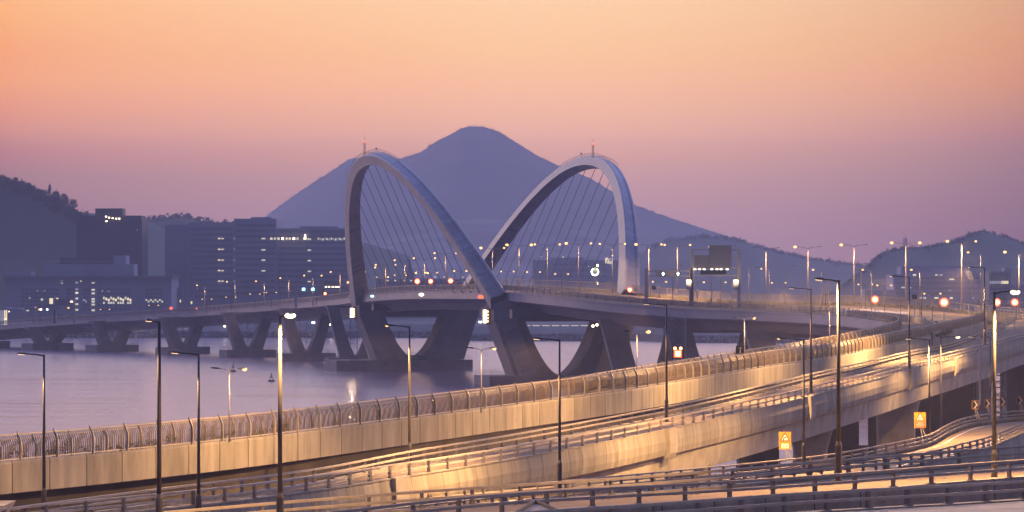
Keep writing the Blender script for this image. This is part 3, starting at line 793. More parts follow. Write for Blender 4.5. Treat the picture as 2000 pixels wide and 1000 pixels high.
# brackets under the lamps
for px in (790, 1302, 1584, 1776, 1862):
    i = min(range(len(prs)), key=lambda k: abs(1000 + prs[k][0].x * FPX / prs[k][0].y - px))
    a = prs[i][0]; t = (prs[i + 1][0] - prs[i - 1][0]).normalized(); n_ = nrm2[i]; b = MB()
    b.strip([a - t * 1.5, a + t * 1.5], [n_, n_], [(.0, .12), (.55, .12), (.62, -1.4), (.60, -2.3), (.40, -2.75), (.0, -2.75)])
    b.build('lamp_bracket', 'concrete', lower)
def wall_pier(root, px, s, wx, wy, zt, m='concrete', head=1.6, yaw=0.0):
    a_, c_2 = min(prs, key=lambda k: abs(1000 + (k[0].x + k[1].x) * FPX / (k[0].y + k[1].y) - px)); c = (a_ + c_2) / 2; zt = min(a_.z, c_2.z) - 4.6; c.z = 0; x = Vector((math.cos(yaw), math.sin(yaw), 0)); y = Vector((-x.y, x.x, 0)); b = MB(); rings = []
    for z, k in ((-1, 1), (zt - 5, 1), (zt - 2.5, 1.04), (zt, 1 + head / wx)):
        ring = []
        for j in range(20):
            a = 6.28318 * j / 20; e = .45; cx, sx = math.cos(a), math.sin(a)
            ring.append(c + x * (math.copysign(abs(cx) ** e, cx) * wx / 2 * k) + y * (math.copysign(abs(sx) ** e, sx) * wy / 2) + UP * z)
        rings.append(ring)
    b.loft(rings); return b.build('pier', m, root)
for px, s, wx, wy, zt, m_ in ((1583, 16.4, 4.2, 2.4, 9.9, 'concrete'), (1752, 13.9, 5.6, 2.6, 11.2, 'concrete'), (1352, 19.0, 3.6, 2.4, 9.4, 'concrete'), (1921, 11.3, 2.7, 2.6, 12.0, 'concrete'), (1970, 10.4, 3.0, 2.6, 12.4, 'concrete_shaded'), (1120, 21.0, 3.6, 2.2, 9.2, 'concrete')):
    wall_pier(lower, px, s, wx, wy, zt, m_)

# dark wall piers of the ramps behind
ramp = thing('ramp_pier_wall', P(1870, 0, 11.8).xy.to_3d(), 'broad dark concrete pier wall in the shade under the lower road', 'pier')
b = MB(); b.box(P(1872, 0, 10.6).xy.to_3d() + UP * 6.0, (8.6, 3, 13.6)); b.build('pier_wall', 'concrete_shaded', ramp)
b = MB(); b.box(P(1845, 0, 10.75).xy.to_3d() + UP * 6.0, (1.3, 4.2, 13.4)); b.build('pier_rib', 'concrete_shaded', ramp)
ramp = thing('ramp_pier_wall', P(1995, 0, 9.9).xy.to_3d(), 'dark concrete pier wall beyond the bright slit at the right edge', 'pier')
b = MB(); b.box(P(2010, 0, 9.7).xy.to_3d() + UP * 6.4, (9.0, 3, 14.4)); b.build('pier_wall', 'concrete_shaded', ramp)
b = MB(); b.box(P(1967, 0, 9.75).xy.to_3d() + UP * 6.4, (2.2, 4.6, 14.2)); b.build('pier_rib', 'concrete_shaded', ramp)
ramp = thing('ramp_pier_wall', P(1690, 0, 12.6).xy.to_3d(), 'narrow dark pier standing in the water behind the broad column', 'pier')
b = MB(); b.box(P(1714, 0, 12.9).xy.to_3d() + UP * 5.2, (2.6, 3.2, 11.6)); b.build('pier_wall', 'concrete_shaded', ramp)
b = MB(); b.box(P(1690, 0, 12.0).xy.to_3d() + UP * .6, (5.4, 4, 2.6)); b.build('pile_cap', 'concrete_shaded', ramp)

# ------------------------------------------------------------------ slip road
R3F = base_from_top([(500, 1005), (800, 967), (1200, 931), (1500, 902), (1635, 886), (1750, 865), (1815, 850), (1850, 831), (1888, 816), (1938, 808), (2000, 802), (2120, 796), (2300, 792)],
                    [10.6, 10.8, 10.9, 11.0, 11.3, 11.8, 12.1, 12.6, 13.0, 13.2, 13.4, 13.7, 14.0], 1.15)
R3N = base_from_top([(500, 1030), (800, 990), (1200, 950), (1500, 921), (1712, 900), (1825, 881), (1875, 868), (1925, 856), (1963, 842), (2000, 827), (2060, 808), (2200, 800), (2400, 796)],
                    [10.6, 10.8, 10.9, 11.0, 11.35, 11.85, 12.2, 12.5, 12.8, 13.1, 13.4, 13.7, 14.0], .98)
r3f = spline(R3F, 2.0); r3n = spline(R3N, 2.0); pr3 = paired(r3n, r3f, 120)
slip = thing('slip_road_viaduct', P(1600, 905, 20.8).xy.to_3d(), 'slip road curving up to the right below the chevron signs', 'viaduct')
girder(pr3, slip, hang=(.8, 1.4), depth=3.6, pm='concrete_small')
sheet(pr3, .3, .3, .02).build('road_surface', 'road', slip)
for f in (.16, .86):
    b = MB(); prev = None
    for a, c in pr3:
        q = a.lerp(c, f) + UP * .035; d = (c - a).normalized() * .09; l = b.add((q - d, q + d))
        if prev is not None: b.face((prev, prev + 1, l + 1, l))
        prev = l
    b.build('edge_line', 'road_paint', slip)
MB().strip(r3f, normals(r3f, 1), [(-.1, .0), (-.1, .5), (.2, .5), (.2, 0)]).build('kerb_wall', 'concrete_small', slip)
guard_rail('guard_rail', r3f, .85, 'two-bar rail along the outside of the slip road below the chevrons', 2.6, plinth=(.4, .30), side=-1, rw=.07)
guard_rail('guard_rail', r3n, .85, 'dark-posted rail along the inside of the curving slip road', 2.0, plinth=(.4, .12), side=-1, rw=.07, m='rail_post')

# ------------------------------------------------------------------ nearest roads
L1 = spline(pxs([(300, 1042, 33.5), (600, 1016, 33), (900, 993, 32.5), (1200, 972, 31.7), (1400, 956, 31), (1600, 938, 30.3), (1800, 921, 29.6), (2000, 906, 29), (2250, 888, 28.4)]), 1.5)
L2 = spline(pxs([(300, 1080, 39), (600, 1047, 38), (850, 1018, 37), (1000, 1004, 36.3), (1157, 994, 35.7), (1367, 982, 35), (1591, 967, 34.2), (1810, 949, 33.3), (2000, 934, 32.6), (2250, 914, 31.6)]), 1.5)
L3 = spline(pxs([(600, 1080, 42), (1000, 1046, 40.5), (1300, 1024, 39), (1560, 1004, 37.8), (1782, 991, 36.8), (1890, 985, 36.3), (1997, 978, 35.8), (2250, 962, 35)]), 1.5)
L4 = spline(pxs([(600, 1140, 47), (1000, 1100, 45), (1300, 1075, 44), (1560, 1055, 43), (1997, 1020, 41), (2250, 1000, 40)]), 1.5)
near_rd = thing('near_road_viaduct', P(1500, 960, 32).xy.to_3d(), 'nearest concrete road with pale lit edge and heavy bolted rails', 'viaduct')
pr4 = paired(L2, L1, 70)
girder(pr4, near_rd, sec=[(-.02, .05), (.3, .05), (.36, -.1), (.36, -1.15), (.28, -1.9), (.0, -2.1), (-.02, -2.1)], hang=(.6, 1.0), depth=3.0, pm='concrete_cornice')
sheet(pr4, .3, .3, .02).build('road_surface', 'road', near_rd)
guard_rail('guard_rail', L1, .95, 'heavy two-bar rail on the far side of the nearest road', 3.25, plinth=(.5, .22), rw=.085, side=1, postw=(.16, .22))
guard_rail('guard_rail', L2, .95, 'heavy two-bar rail bolted along the pale edge of the nearest road', 3.1, plinth=(.55, .12), rw=.085, side=1, postw=(.16, .22))
front = thing('front_road_viaduct', P(1800, 1000, 38).xy.to_3d(), 'frontmost concrete road edge at the bottom right', 'viaduct')
pr5 = paired(L4, L3, 60)
girder(pr5, front, hang=(.6, 1.0), depth=3.0, pm='concrete_small')
guard_rail('guard_rail', L3, .95, 'dark two-bar rail lowest in the picture at the bottom right', 3.0, plinth=(.7, .10), rw=.08, side=1, postw=(.17, .22))
# end block of the gore
gore = thing('gore_block', P(1045, 1000, 38).xy.to_3d() + UP * 15, 'pale concrete end block rising to a point at the bottom edge', 'concrete block')
a = P(1045, 981, 37.6); l = P(1002, 1008, 38.6); r_ = P(1098, 1004, 38.2); b = MB()
pts = [l, a, r_, P(1060, 1012, 40)]
b.loft([[p - UP * 2.0 for p in pts], pts]); b.build('block', 'concrete', gore)
b = MB(); b.tube((l + UP * .06, a + UP * .06), .11, 6); b.tube((a + UP * .06, r_ + UP * .06), .11, 6); b.build('coping', 'concrete_small', gore)

# upper road at the right edge
U1 = spline(pxs([(1912, 597, 7.0), (1960, 600, 6.95), (2010, 602.5, 6.9), (2100, 606, 6.9), (2300, 612, 6.9)]), 2.5)
U2 = spline(pxs([(1916, 607, 7.15), (1960, 612, 7.2), (2010, 616.5, 7.25), (2100, 621, 7.3), (2300, 626, 7.3)]), 2.5)
upper = thing('upper_road_viaduct', P(1990, 610, 7.1).xy.to_3d(), 'upper road with pale rails sweeping off at the right edge', 'viaduct')
pr6 = paired(U2, U1, 40); girder(pr6, upper, pm='concrete_small'); sheet(pr6, .2, .2, .02).build('road_surface', 'road', upper)
guard_rail('guard_rail', U1, 1.3, 'farther pale two-bar rail above the red signals at the right edge', 4.0, rw=.13, m='galvanised')
guard_rail('guard_rail', U2, 1.3, 'nearer pale two-bar rail above the bend at the right edge', 4.0, rw=.13, m='galvanised')

# ------------------------------------------------------------------ lamps
def lamp_head(b, lens, root_pt, tip, wid=.17):
    """flat tapered lantern from the arm end to the tip; lens on its underside"""
    d = tip - root_pt; t = d.normalized(); s = t.cross(UP).normalized(); u = s.cross(t)
    ring = []
    for f, w_, h_, lo in ((0, .35, .5, .35), (.25, .8, .9, .6), (.65, 1.0, .8, .6), (1, .55, .35, .3)):
        p = root_pt + d * f; w = wid * w_; h = .10 * h_; l = .09 * lo
        ring.append([p + s * w - u * l, p + s * w * .7 + u * h, p - s * w * .7 + u * h, p - s * w - u * l])
    b.loft(ring)
    if lens is not None:
        p = root_pt + d * .6 - u * .075; lens.box(p, (d.length * .5, wid * 1.3, .05), t, s, u)

ROAD = [  # pole column, head column, head row, scale, lit, lamp power, arm depth sign, label
    (86, 32, 692, 27.0, 0, 1, 1, 'leftmost tall single-arm lamp in front of the water, its head dark'),
    (311, 283, 628, 35.0, 0, 1, 1, 'very tall dark lamp column cutting the left of the bridge deck'),
    (388, 332, 690, 28.5, 0, 1, 1, 'single-arm lamp with dark head between the tall column and the bright lamp'),
    (547, 573, 616, 36.0, 2, 1, -1, 'tall lamp with a brilliant lit head turned right, left of the arches'),
    (800, 752, 636, 23.6, 1, 1, 1, 'single-arm lamp glowing at its tip before the left U-shaped pier'),
    (1093, 1040, 662, 24.5, 0, 1, 1, 'dark-headed lamp in front of the right U-shaped pier'),
    (1302, 1256, 593, 19.0, 0, 1, 1, 'dark-headed lamp on the lower road bracket left of the scaffold'),
    (1570, 1518, 661, 21.0, 1, 1, 1, 'lamp on the slip road with a faint glow against the dark bridge'),
    (1584, 1540, 562, 17.0, 0, 1, 1, 'thin dark-headed lamp on the lower road just left of the black column'),
    (1638, 1595, 547, 32.7, 0, 1, 1, 'big black lamp column standing on the nearest road'),
    (1776, 1738, 538, 15.0, 1, 1, 1, 'lamp reaching left above the loop, on the lower road bracket'),
    (1815, 1768, 661, 19.3, 0, 1, 1, 'dark-headed lamp beside the red-plated warning sign'),
    (1837, 1876, 656, 14.2, 2, 1, -1, 'slim lamp with a bright lantern turned right above the lower road'),
    (1934, 1890, 656, 13.2, 0, 1, 1, 'dark-headed lamp just left of the thick pale column'),
    (1923, 1891, 520, 12.6, 1, 1, 1, 'lamp on the bend rising past the hill at the right'),
    (1942, 1986, 570, 32.0, 2, 1, -1, 'thick pale lamp column with dazzling head at the right edge'),
]
POWER = {86: 9500, 311: 14000, 388: 7000, 547: 13000, 800: 18000, 1093: 48000, 1302: 30000, 1570: 54000, 1584: 62000, 1638: 26000, 1776: 60000, 1815: 46000, 1837: 15000, 1934: 12000, 1923: 180000, 1942: 26000}
for px, hx, hy, s, lit, pw, sgn, lab in ROAD:
    Hh = 12.0 if px not in (1837, 1934) else EYE - (hy + 4 - YH) / s; top = P(px, hy + 4, s); base = Vector((top.x, top.y, top.z - Hh + .1))
    root = thing('street_lamp', base, lab, 'street lamp', 'tall roadside lamps')
    k = 1.0 if s > 18 else 18 / s * .9
    r0 = .128 * max(1, k * .85); r1 = .075 * max(1, k * .85)
    if s > 30: r0, r1 = .135, .095
    pm = 'lamp_pole_lit' if px in (547, 1942, 1837, 800) else 'lamp_pole'
    MB().tube([base + UP * 2.3, top + UP * .12], [r0, r1], 10).build('pole', pm, root, True)
    b = MB(); b.tube([base, base + UP * 2.15, base + UP * 2.4], [r0 * 1.5, r0 * 1.5, r0 * 1.02], 12); b.box(base + UP * .04, (.7, .7, .08))
    b.build('base_sleeve', 'lamp_pole', root)
    dx = (hx - px) / s; ln = max(2.3, abs(dx) + .25); dy = math.sqrt(max(.01, ln * ln - dx * dx)) * sgn
    tip = top + Vector((dx, dy * .5, .22)); hr = top.lerp(tip, .62) + UP * .03
    MB().tube([top + UP * .02, top.lerp(hr, .5) + UP * .05, hr], [.06 * max(1, k * .8), .05 * max(1, k * .8), .05 * max(1, k * .8)], 8).build('arm', 'lamp_pole', root, True)
    hb, lb = MB(), MB(); lamp_head(hb, lb, hr, tip, .19 if s > 18 else .24)
    hd = hb.build('lantern', 'lamp_black', root)
    if lit == 2:
        lb = MB(); lb.ellipsoid(hr.lerp(tip, .6) - UP * .09, (.30, .22, .15), 10, 6)
        lb.build('lens', 'lens_white', hd)
    elif lit == 1:
        lb = MB(); lb.ellipsoid(hr.lerp(tip, .82) - UP * .05, (.13, .13, .09), 8, 5); lb.build('lens', 'lens_amber', hd)
    else:
        lb.build('lens', 'lens_dim', hd)
    out = (tip - top); out.z = 0; out.normalize()
    spot(hr.lerp(tip, .75) - UP * .3, POWER[px], root, size=165 if px == 1815 else 135 if lit != 2 and px != 1638 else 150, aim=(out * (.25 if px in (86, 388, 800) else .55) - UP) if lit != 2 and px not in (1638, 1815) else (Vector((0, -.55, -1)) if px in (1638, 1942) else -UP))

def twin(name, px, ytop, s, zb, half, lit, lab, cat='lamp', group='twin lamps along the bridge deck', r=.11, power=0, rise=.35, lens=.26, lensm='lens_amber', pole='galvanised'):
    top = P(px, ytop, s); base = Vector((top.x, top.y, zb)); hub = top - UP * rise * 1.6
    root = thing(name, base, lab, cat, group)
    MB().tube([base, hub], [r * 1.35, r * .85], 8).build('pole', pole, root, True)
    for sg, on in ((-1, lit[0]), (1, lit[1])):
        e = hub + Vector((sg * half, 0, rise * 1.6)); mid = hub + Vector((sg * half * .3, 0, rise * 1.15))
        MB().tube([hub, mid, e], [r * .75, r * .6, r * .5], 6).build('arm', pole, root, True)
        hb, lb = MB(), MB(); lamp_head(hb, None, e - Vector((sg * .1, 0, 0)), e + Vector((sg * .75, 0, .08)), .2)
        hd = hb.build('lantern', 'lamp_black' if not on else 'galvanised', root)
        if on:
            lb.ellipsoid(e + Vector((sg * .45, -.05, -.05)), (1.2 * lens * (1 if on == 1 else 1.45), lens, lens * .95 * (1 if on == 1 else 1.35)), 8, 5); lb.build('lens', lensm, hd)
    if power: spot(top + Vector((0, -3.2 if s < 12 else -1.2, -.2)), power, root, (1, .56, .24), 160)
    return root

W = ['leftmost', 'second', 'third', 'fourth', 'fifth', 'sixth', 'seventh', 'eighth', 'ninth', 'tenth', 'eleventh', 'twelfth', 'thirteenth', 'fourteenth', 'fifteenth', 'sixteenth', 'seventeenth', 'eighteenth', 'nineteenth', 'twentieth']
TALL = [  # column, row of the lights, scale, base z, half width, lit left/right
    (400, 557, 5.0, 15.5, 2.6, (1, 0), 'tall twin lamp left of the three in front of the big office block'),
    (459, 550, 5.15, 16.5, 2.6, (1, 0), 'tall twin lamp before the middle of the big office block'),
    (516, 549, 5.25, 17.5, 2.6, (1, 0), 'tall twin lamp before the raised part of the office block'),
    (564, 543, 5.4, 18.5, 2.6, (1, 0), 'tall twin lamp just left of the small blue-lit gantry'),
    (611, 538, 5.55, 19.5, 2.6, (1, 1), 'tall twin lamp between the blue-lit gantry and its sign board'),
    (664, 531, 5.75, 20.5, 2.7, (1, 1), 'tall twin lamp left of the left arch foot'),
    (714, 522, 5.9, 22.5, 2.7, (0, 1), 'twin lamp rising against the left foot of the nearer arch'),
    (753, 517, 6.05, 23.5, 2.7, (1, 1), 'twin lamp leftmost inside the nearer arch opening'),
    (791, 508, 6.2, 24.5, 2.8, (1, 0), 'twin lamp second from the left inside the nearer arch'),
    (829, 504, 6.35, 25.0, 2.8, (1, 1), 'twin lamp above the paired orange beacons inside the arch'),
    (870, 494, 6.5, 25.2, 2.8, (1, 1), 'twin lamp right of centre inside the nearer arch, above the third beacon'),
    (962, 484, 6.75, 25.3, 2.9, (2, 1), 'twin lamp standing where the two arches cross'),
    (1014, 478, 6.9, 25.4, 3.0, (2, 2), 'twin lamp leftmost inside the farther arch with both heads lit'),
    (1069, 477, 7.0, 25.2, 3.0, (1, 1), 'twin lamp second inside the farther arch'),
    (1130, 475, 7.0, 24.8, 3.0, (2, 1), 'twin lamp left of the glowing ring sign'),
    (1196, 476, 7.1, 24.2, 3.0, (1, 1), 'twin lamp close to the right foot of the farther arch'),
    (1267, 477, 7.2, 23.4, 3.0, (2, 1), 'twin lamp right of the farther arch, above the low gantry post'),
    (1323, 478, 7.2, 22.8, 3.0, (1, 1), 'twin lamp above the two cool arrow signals'),
    (1496, 484, 7.25, 22.0, 3.0, (0, 0), 'twin lamp just right of the sign gantry'),
    (1578, 482, 7.25, 21.6, 3.0, (2, 0), 'twin lamp with lit left head between gantry and black column'),
    (1668, 478, 7.25, 21.3, 3.0, (2, 0), 'twin lamp with lit left head right of the black column'),
    (1769, 474, 7.3, 20.6, 3.3, (2, 2), 'brightest twin lamp below the hilltop mast'),
    (1878, 471, 7.4, 19.8, 3.3, (2, 1), 'twin lamp in front of the right hill summit'),
    (1990, 492, 7.5, 19.4, 3.2, (2, 2), 'twin lamp at the right edge of the picture'),
]
for px, y, s, zb, half, lit, lab in TALL: twin('twin_lamp', px, y, s, zb, half, lit, lab, power=30000 if px > 1850 else 9000 if px > 1200 else 3500, r=.13, lens=.27)
SMALL = [
    (78, 600, 4.75, 10.5, 'single', 'short path lamp by the left sign gantry'),
    (205, 604, 4.85, 12.5, 't', 'short twin lamp below the windows of the low office building'),
    (300, 596, 5.0, 14.5, 't', 'short twin lamp right of the low office building'),
    (404, 584, 5.1, 16.0, 't', 'short twin lamp leftmost before the big office block'),
    (451, 580, 5.2, 17.0, 't', 'short twin lamp second before the big office block'),
    (498, 574, 5.3, 18.0, 't', 'short twin lamp third before the big office block'),
    (530, 571, 5.35, 18.6, 't', 'short twin lamp fourth before the big office block'),
    (618, 563, 5.6, 20.2, 't', 'short twin lamp beside the blue arrow signals'),
    (747, 541, 6.05, 23.6, 't', 'short twin lamp leftmost behind the hangers of the nearer arch'),
    (782, 537, 6.2, 24.4, 't', 'short twin lamp second behind the hangers of the nearer arch'),
    (824, 533, 6.35, 25.0, 'T', 'short twin lamp with both heads lit above the left orange beacon'),
    (842, 532, 6.45, 25.1, 'T', 'short twin lamp with both heads lit above the middle orange beacon'),
    (899, 529, 6.6, 25.3, 'T', 'short twin lamp with both heads lit near the right foot of the nearer arch'),
    (991, 530, 6.85, 25.4, 't', 'short twin lamp leftmost behind the hangers of the farther arch'),
    (1042, 531, 6.9, 25.2, 't', 'short twin lamp second behind the hangers of the farther arch'),
    (1097, 535, 7.0, 24.8, 't', 'short twin lamp left of the glowing ring sign'),
    (1288, 550, 7.2, 22.6, 't', 'short twin lamp under the low gantry beam'),
    (1362, 551, 7.25, 22.2, 't', 'short twin lamp beside the left post of the sign gantry'),
    (1430, 551, 7.25, 22.0, 't', 'short twin lamp beside the right post of the sign gantry'),
    (1521, 552, 7.3, 21.6, 't', 'short twin lamp first to the right of the sign gantry'),
    (1612, 546, 7.4, 21.4, 't', 'short twin lamp left of the black column head'),
    (1690, 555, 7.5, 20.8, 't', 'short twin lamp left of the orange beacon at the loop'),
    (1727, 557, 7.6, 20.6, 't', 'short twin lamp right of the orange beacon at the loop'),
    (1800, 560, 8.3, 19.6, 'd', 'short twin lamp dark-headed beside the little black sign'),
    (1821, 573, 8.7, 18.9, 't', 'short twin lamp above the planted island'),
    (1759, 586, 9.0, 18.8, 'd', 'short dark twin lamp at the tip of the inner railing'),
    (1620, 602, 12.6, 17.7, 'd', 'short dark twin lamp on the viaduct left of the black column'),
    (1454, 621, 14.8, 17.3, 'r', 'short twin lamp beside the square black sign, right head lit'),
    (1244, 647, 17.4, 16.6, 'R', 'short twin lamp with brilliant right head before the pier legs'),
    (940, 680, 20.0, 15.9, 'r', 'short twin lamp on the railing below the left U-shaped pier'),
    (448, 720, 23.4, 15.4, 'r', 'short twin lamp on the railing at the left, over the water'),
]
for px, y, s, zb, k, lab in SMALL:
    lit = {'t': (1, 1), 'T': (2, 2), 'd': (0, 0), 'r': (0, 1), 'R': (0, 2), 'single': (1, 0)}[k]
    near = s > 12
    twin('path_lamp', px, y, s, zb, .82 if near else 1.35, lit, lab, cat='lamp', group='short path lamps', r=.06 if near else .075, rise=.16,
         lens=(.16 if near else .19), power=(900 if near else 2200 if px > 980 else 0), pole='lamp_pole' if not near else 'galvanised')

def hook_lamp(px, y, s, zb, reach, lit, lab):
    top = P(px, y, s); base = Vector((top.x, top.y, zb)); root = thing('hook_lamp', base, lab, 'lamp', 'single-arm lamps on the bridge')
    sg = 1 if reach > 0 else -1; L_ = abs(reach) / s; e = top + Vector((sg * L_, 0, .1))
    MB().tube([base, top - UP * 1.6, top - UP * .5 + Vector((sg * .15, 0, 0)), top + Vector((sg * .7, 0, 0)), e], [.15, .11, .1, .08, .07], 8).build('pole', 'galvanised', root, True)
    hb = MB(); lamp_head(hb, None, e - Vector((sg * .1, 0, 0)), e + Vector((sg * .8, 0, .06)), .2); hd = hb.build('lantern', 'galvanised' if lit else 'lamp_black', root)
    if lit:
        lb = MB(); lb.ellipsoid(e + Vector((sg * .4, -.06, -.08)), (.24 * (1 + .35 * (lit - 1)), .22, .20), 8, 5); lb.build('lens', 'lens_amber', hd)
        spot(e - UP * .5, 26000 if px > 1850 else 8000, root, (1, .66, .36), 160)
for a in ((1314, 520, 7.6, 22.0, 13, 0, 'hook-shaped lamp standing before the two cool arrow signals'),
          (1389, 527, 7.6, 21.6, 9, 0, 'hook-shaped lamp in front of the left sign board'),
          (1407, 482, 7.4, 21.6, -18, 2, 'lamp in front of the sign boards, lit head at the top left corner'),
          (1462, 523, 7.5, 21.4, 14, 0, 'hook-shaped lamp first right of the sign gantry'),
          (1503, 525, 7.5, 21.2, -13, 1, 'hook-shaped lamp lit on its left beside the twin lamp'),
          (1533, 520, 7.5, 21.2, 14, 0, 'hook-shaped lamp third right of the sign gantry'),
          (1605, 527, 7.6, 21.0, -14, 2, 'hook-shaped lamp with a bright head just left of the black column'),
          (1618, 519, 7.5, 21.0, 15, 0, 'hook-shaped lamp reaching right behind the black column'),
          (1682, 520, 7.5, 20.8, 15, 0, 'hook-shaped lamp reaching right above the orange beacon'),
          (1702, 527, 7.6, 20.6, -14, 2, 'hook-shaped lamp with a lit head above the orange beacon'),
          (1797, 527, 7.8, 19.8, -14, 2, 'hook-shaped lamp with a lit head over the loop'),
          (1916, 493, 8.2, 18.6, -22, 2, 'hook-shaped lamp with a lit head beyond the bend'),
          (1985, 512, 7.6, 18.6, 14, 0, 'hook-shaped lamp at the right edge reaching out of the picture')): hook_lamp(*a)

# ------------------------------------------------------------------ signals and beacons
def beacon(px, y, s, r, mname, lab, post=True, zb=None, cat='signal light', ring='lens_red', back=True):
    c = P(px, y, s); zb = c.z - 2.6 if zb is None else zb
    root = thing('signal_light', Vector((c.x, c.y, zb)), lab, cat, 'signal lights')
    if post: MB().tube([(c.x, c.y + .25, zb), (c.x, c.y + .25, c.z)], .07, 6).build('post', 'galvanised', root)
    hb = MB(); hb.box(c + Vector((0, .3, 0)), (r * 1.35, .35, r * 1.35)); hd = hb.build('housing', 'lamp_black', root)
    o = MB(); o.ellipsoid(c + Vector((0, .1, 0)), (r * 1.08, .10, r * 1.08), 20, 8); o.build('glare_ring', ring, hd, True)  # glowing ring modelled in place of the glare around the lens
    o = MB(); o.ellipsoid(c, (r * .70, .14, r * .70), 16, 8); o.build('lens', mname, hd, True)
    return root
beacon(815, 549.5, 6.75, .75, 'lens_orange', 'big orange beacon on the deck, left of the pair inside the nearer arch')
beacon(841, 549.5, 6.75, .68, 'lens_orange', 'orange beacon on the deck, right of the pair inside the nearer arch')
beacon(880, 548.5, 6.8, .72, 'lens_orange', 'orange beacon on the deck alone near the right of the nearer arch')
beacon(1230, 566, 7.4, .62, 'lens_orange', 'orange beacon below the right foot of the farther arch', zb=22.4)
beacon(1709, 585, 8.2, .85, 'lens_orange', 'orange beacon on a post at the left of the planted island', zb=19.4)
beacon(1844, 590.5, 9.6, .88, 'lens_orange', 'biggest orange signal over the dark fence right of the island', zb=18.2)
beacon(1947, 590.5, 10.6, .70, 'lens_orange', 'orange signal left of the pair at the right edge', zb=17.6)
beacon(1982, 590.5, 9.6, .72, 'lens_orange', 'orange signal right of the pair at the right edge', zb=18.0)
beacon(635, 573.5, 6.0, .48, 'lens_orange', 'small orange light on the bridge parapet left of the arches')
beacon(334, 602, 5.3, .48, 'lens_red', 'small red light on the bridge right of the low office building')
beacon(384, 602.5, 5.3, .22, 'lens_red', 'tiny red light on the bridge before the office block')
# warning lights on the span
def hull_light(px, y, s, m_, lab, r=.42):
    c = P(px, y, s); root = thing('navigation_light', c, lab, 'navigation light', 'navigation lights')
    MB().box(c + Vector((0, .45, 0)), (r * 1.6, .5, r * 1.6)).build('housing', 'lamp_black', root)
    o = MB(); o.ellipsoid(c, (r * 1.35, .25, r * .8), 14, 8); o.build('lens', m_, root, True)
hull_light(727, 578.5, 6.33, 'lens_blue', 'blue navigation light by the left foot of the nearer arch')
hull_light(823, 575.5, 6.70, 'lens_white', 'white navigation light under the middle of the span', .55)
hull_light(939, 580.0, 7.06, 'lens_red', 'red navigation light by the right foot of the nearer arch', .62)

def work_box(px, y, s, w_, h_, lab):
    c = P(px, y, s); root = thing('work_light', c - UP * h_ / 2, lab, 'work light', 'work lights')
    MB().box(c + Vector((.9, .2, 0)), (1.5, 1.2, h_ * 1.25)).build('cage', 'lamp_black', root)
    b = MB(); b.loft([[c + Vector((x * w_ / 2, yy * .3 - .45, z * h_ / 2)) for x, yy in ((-1, -1), (1, -1), (1, 1), (-1, 1))] for z in (-1, 1)]); b.build('panel', 'lens_white', root)
    for k in range(4): MB().box(c + Vector((w_ * .75, -.8, (k - 1.5) * h_ / 4)), (.5, .3, .35)).build('lens', 'lens_orange', root)
    spot(c - Vector((0, 1.2, 0)), 1500, root, (1, .7, .45), 150, .3, (-.2, -1, -.5))
work_box(687, 611, 6.35, .9, 2.9, 'lit work cage under the deck by the left pier')
work_box(947, 618, 7.45, .9, 3.4, 'lit work cage under the deck by the right pier')
for px, y, s, lab in ((1158, 637, 7.9, 'left of two white work lamps under the cross beam'), (1166, 634.5, 7.9, 'right of two white work lamps under the cross beam')):
    c = P(px, y, s); root = thing('work_lamp', c, lab, 'work light', 'work lights'); MB().ellipsoid(c, .33, 8, 5).build('lens', 'lens_white', root); MB().box(c + Vector((0, .4, .2)), (.5, .4, .5)).build('housing', 'lamp_black', root)
# works signal with three lamps near the scaffold
c = P(1324, 690, 15.4); root = thing('works_signal', Vector((c.x, c.y, 16.9)), 'flaming red-orange works signal with two lamps on top', 'signal light')
MB().tube([(c.x, c.y + .2, 16.9), (c.x, c.y + .2, c.z)], .07, 6).build('post', 'galvanised', root)
MB().box(c + Vector((0, .2, .05)), (1.5, .25, 1.5)).build('board', 'lamp_black', root)
MB().box(c + Vector((0, .0, -.05)), (.62, .1, .62)).build('lens', 'lens_orange', root)
MB().box(c + Vector((0, .05, -.05)), (1.0, .08, .95)).build('glare_ring', 'lens_red', root)  # red glowing surround stands in for the lamp's glare
for e in (-.36, .36): MB().ellipsoid(c + Vector((e, 0, .62)), .19, 10, 6).build('lens', 'lens_orange', root)

# glowing ring sign
c = P(1162, 531, 7.0); root = thing('ring_sign', Vector((c.x, c.y, 24.6)), 'round sign with a glowing white ring and short green bar', 'sign')
MB().tube([(c.x, c.y + .2, 24.6), (c.x, c.y + .2, c.z)], .09, 6).build('post', 'galvanised', root)
b = MB(); b.tube([c + Vector((math.sin(a) * .95, 0, math.cos(a) * .95)) for a in [R(25 + 310 * k / 28) for k in range(29)]], .17, 6, True); b.build('ring', 'lens_cool', root)
MB().box(c + Vector((0, -.02, .75)), (.30, .12, 1.1)).build('bar', 'lens_green', root)
MB().ellipsoid(c + Vector((0, .15, 0)), (.9, .06, .9), 20, 4).build('disc', 'sign_grey', root)

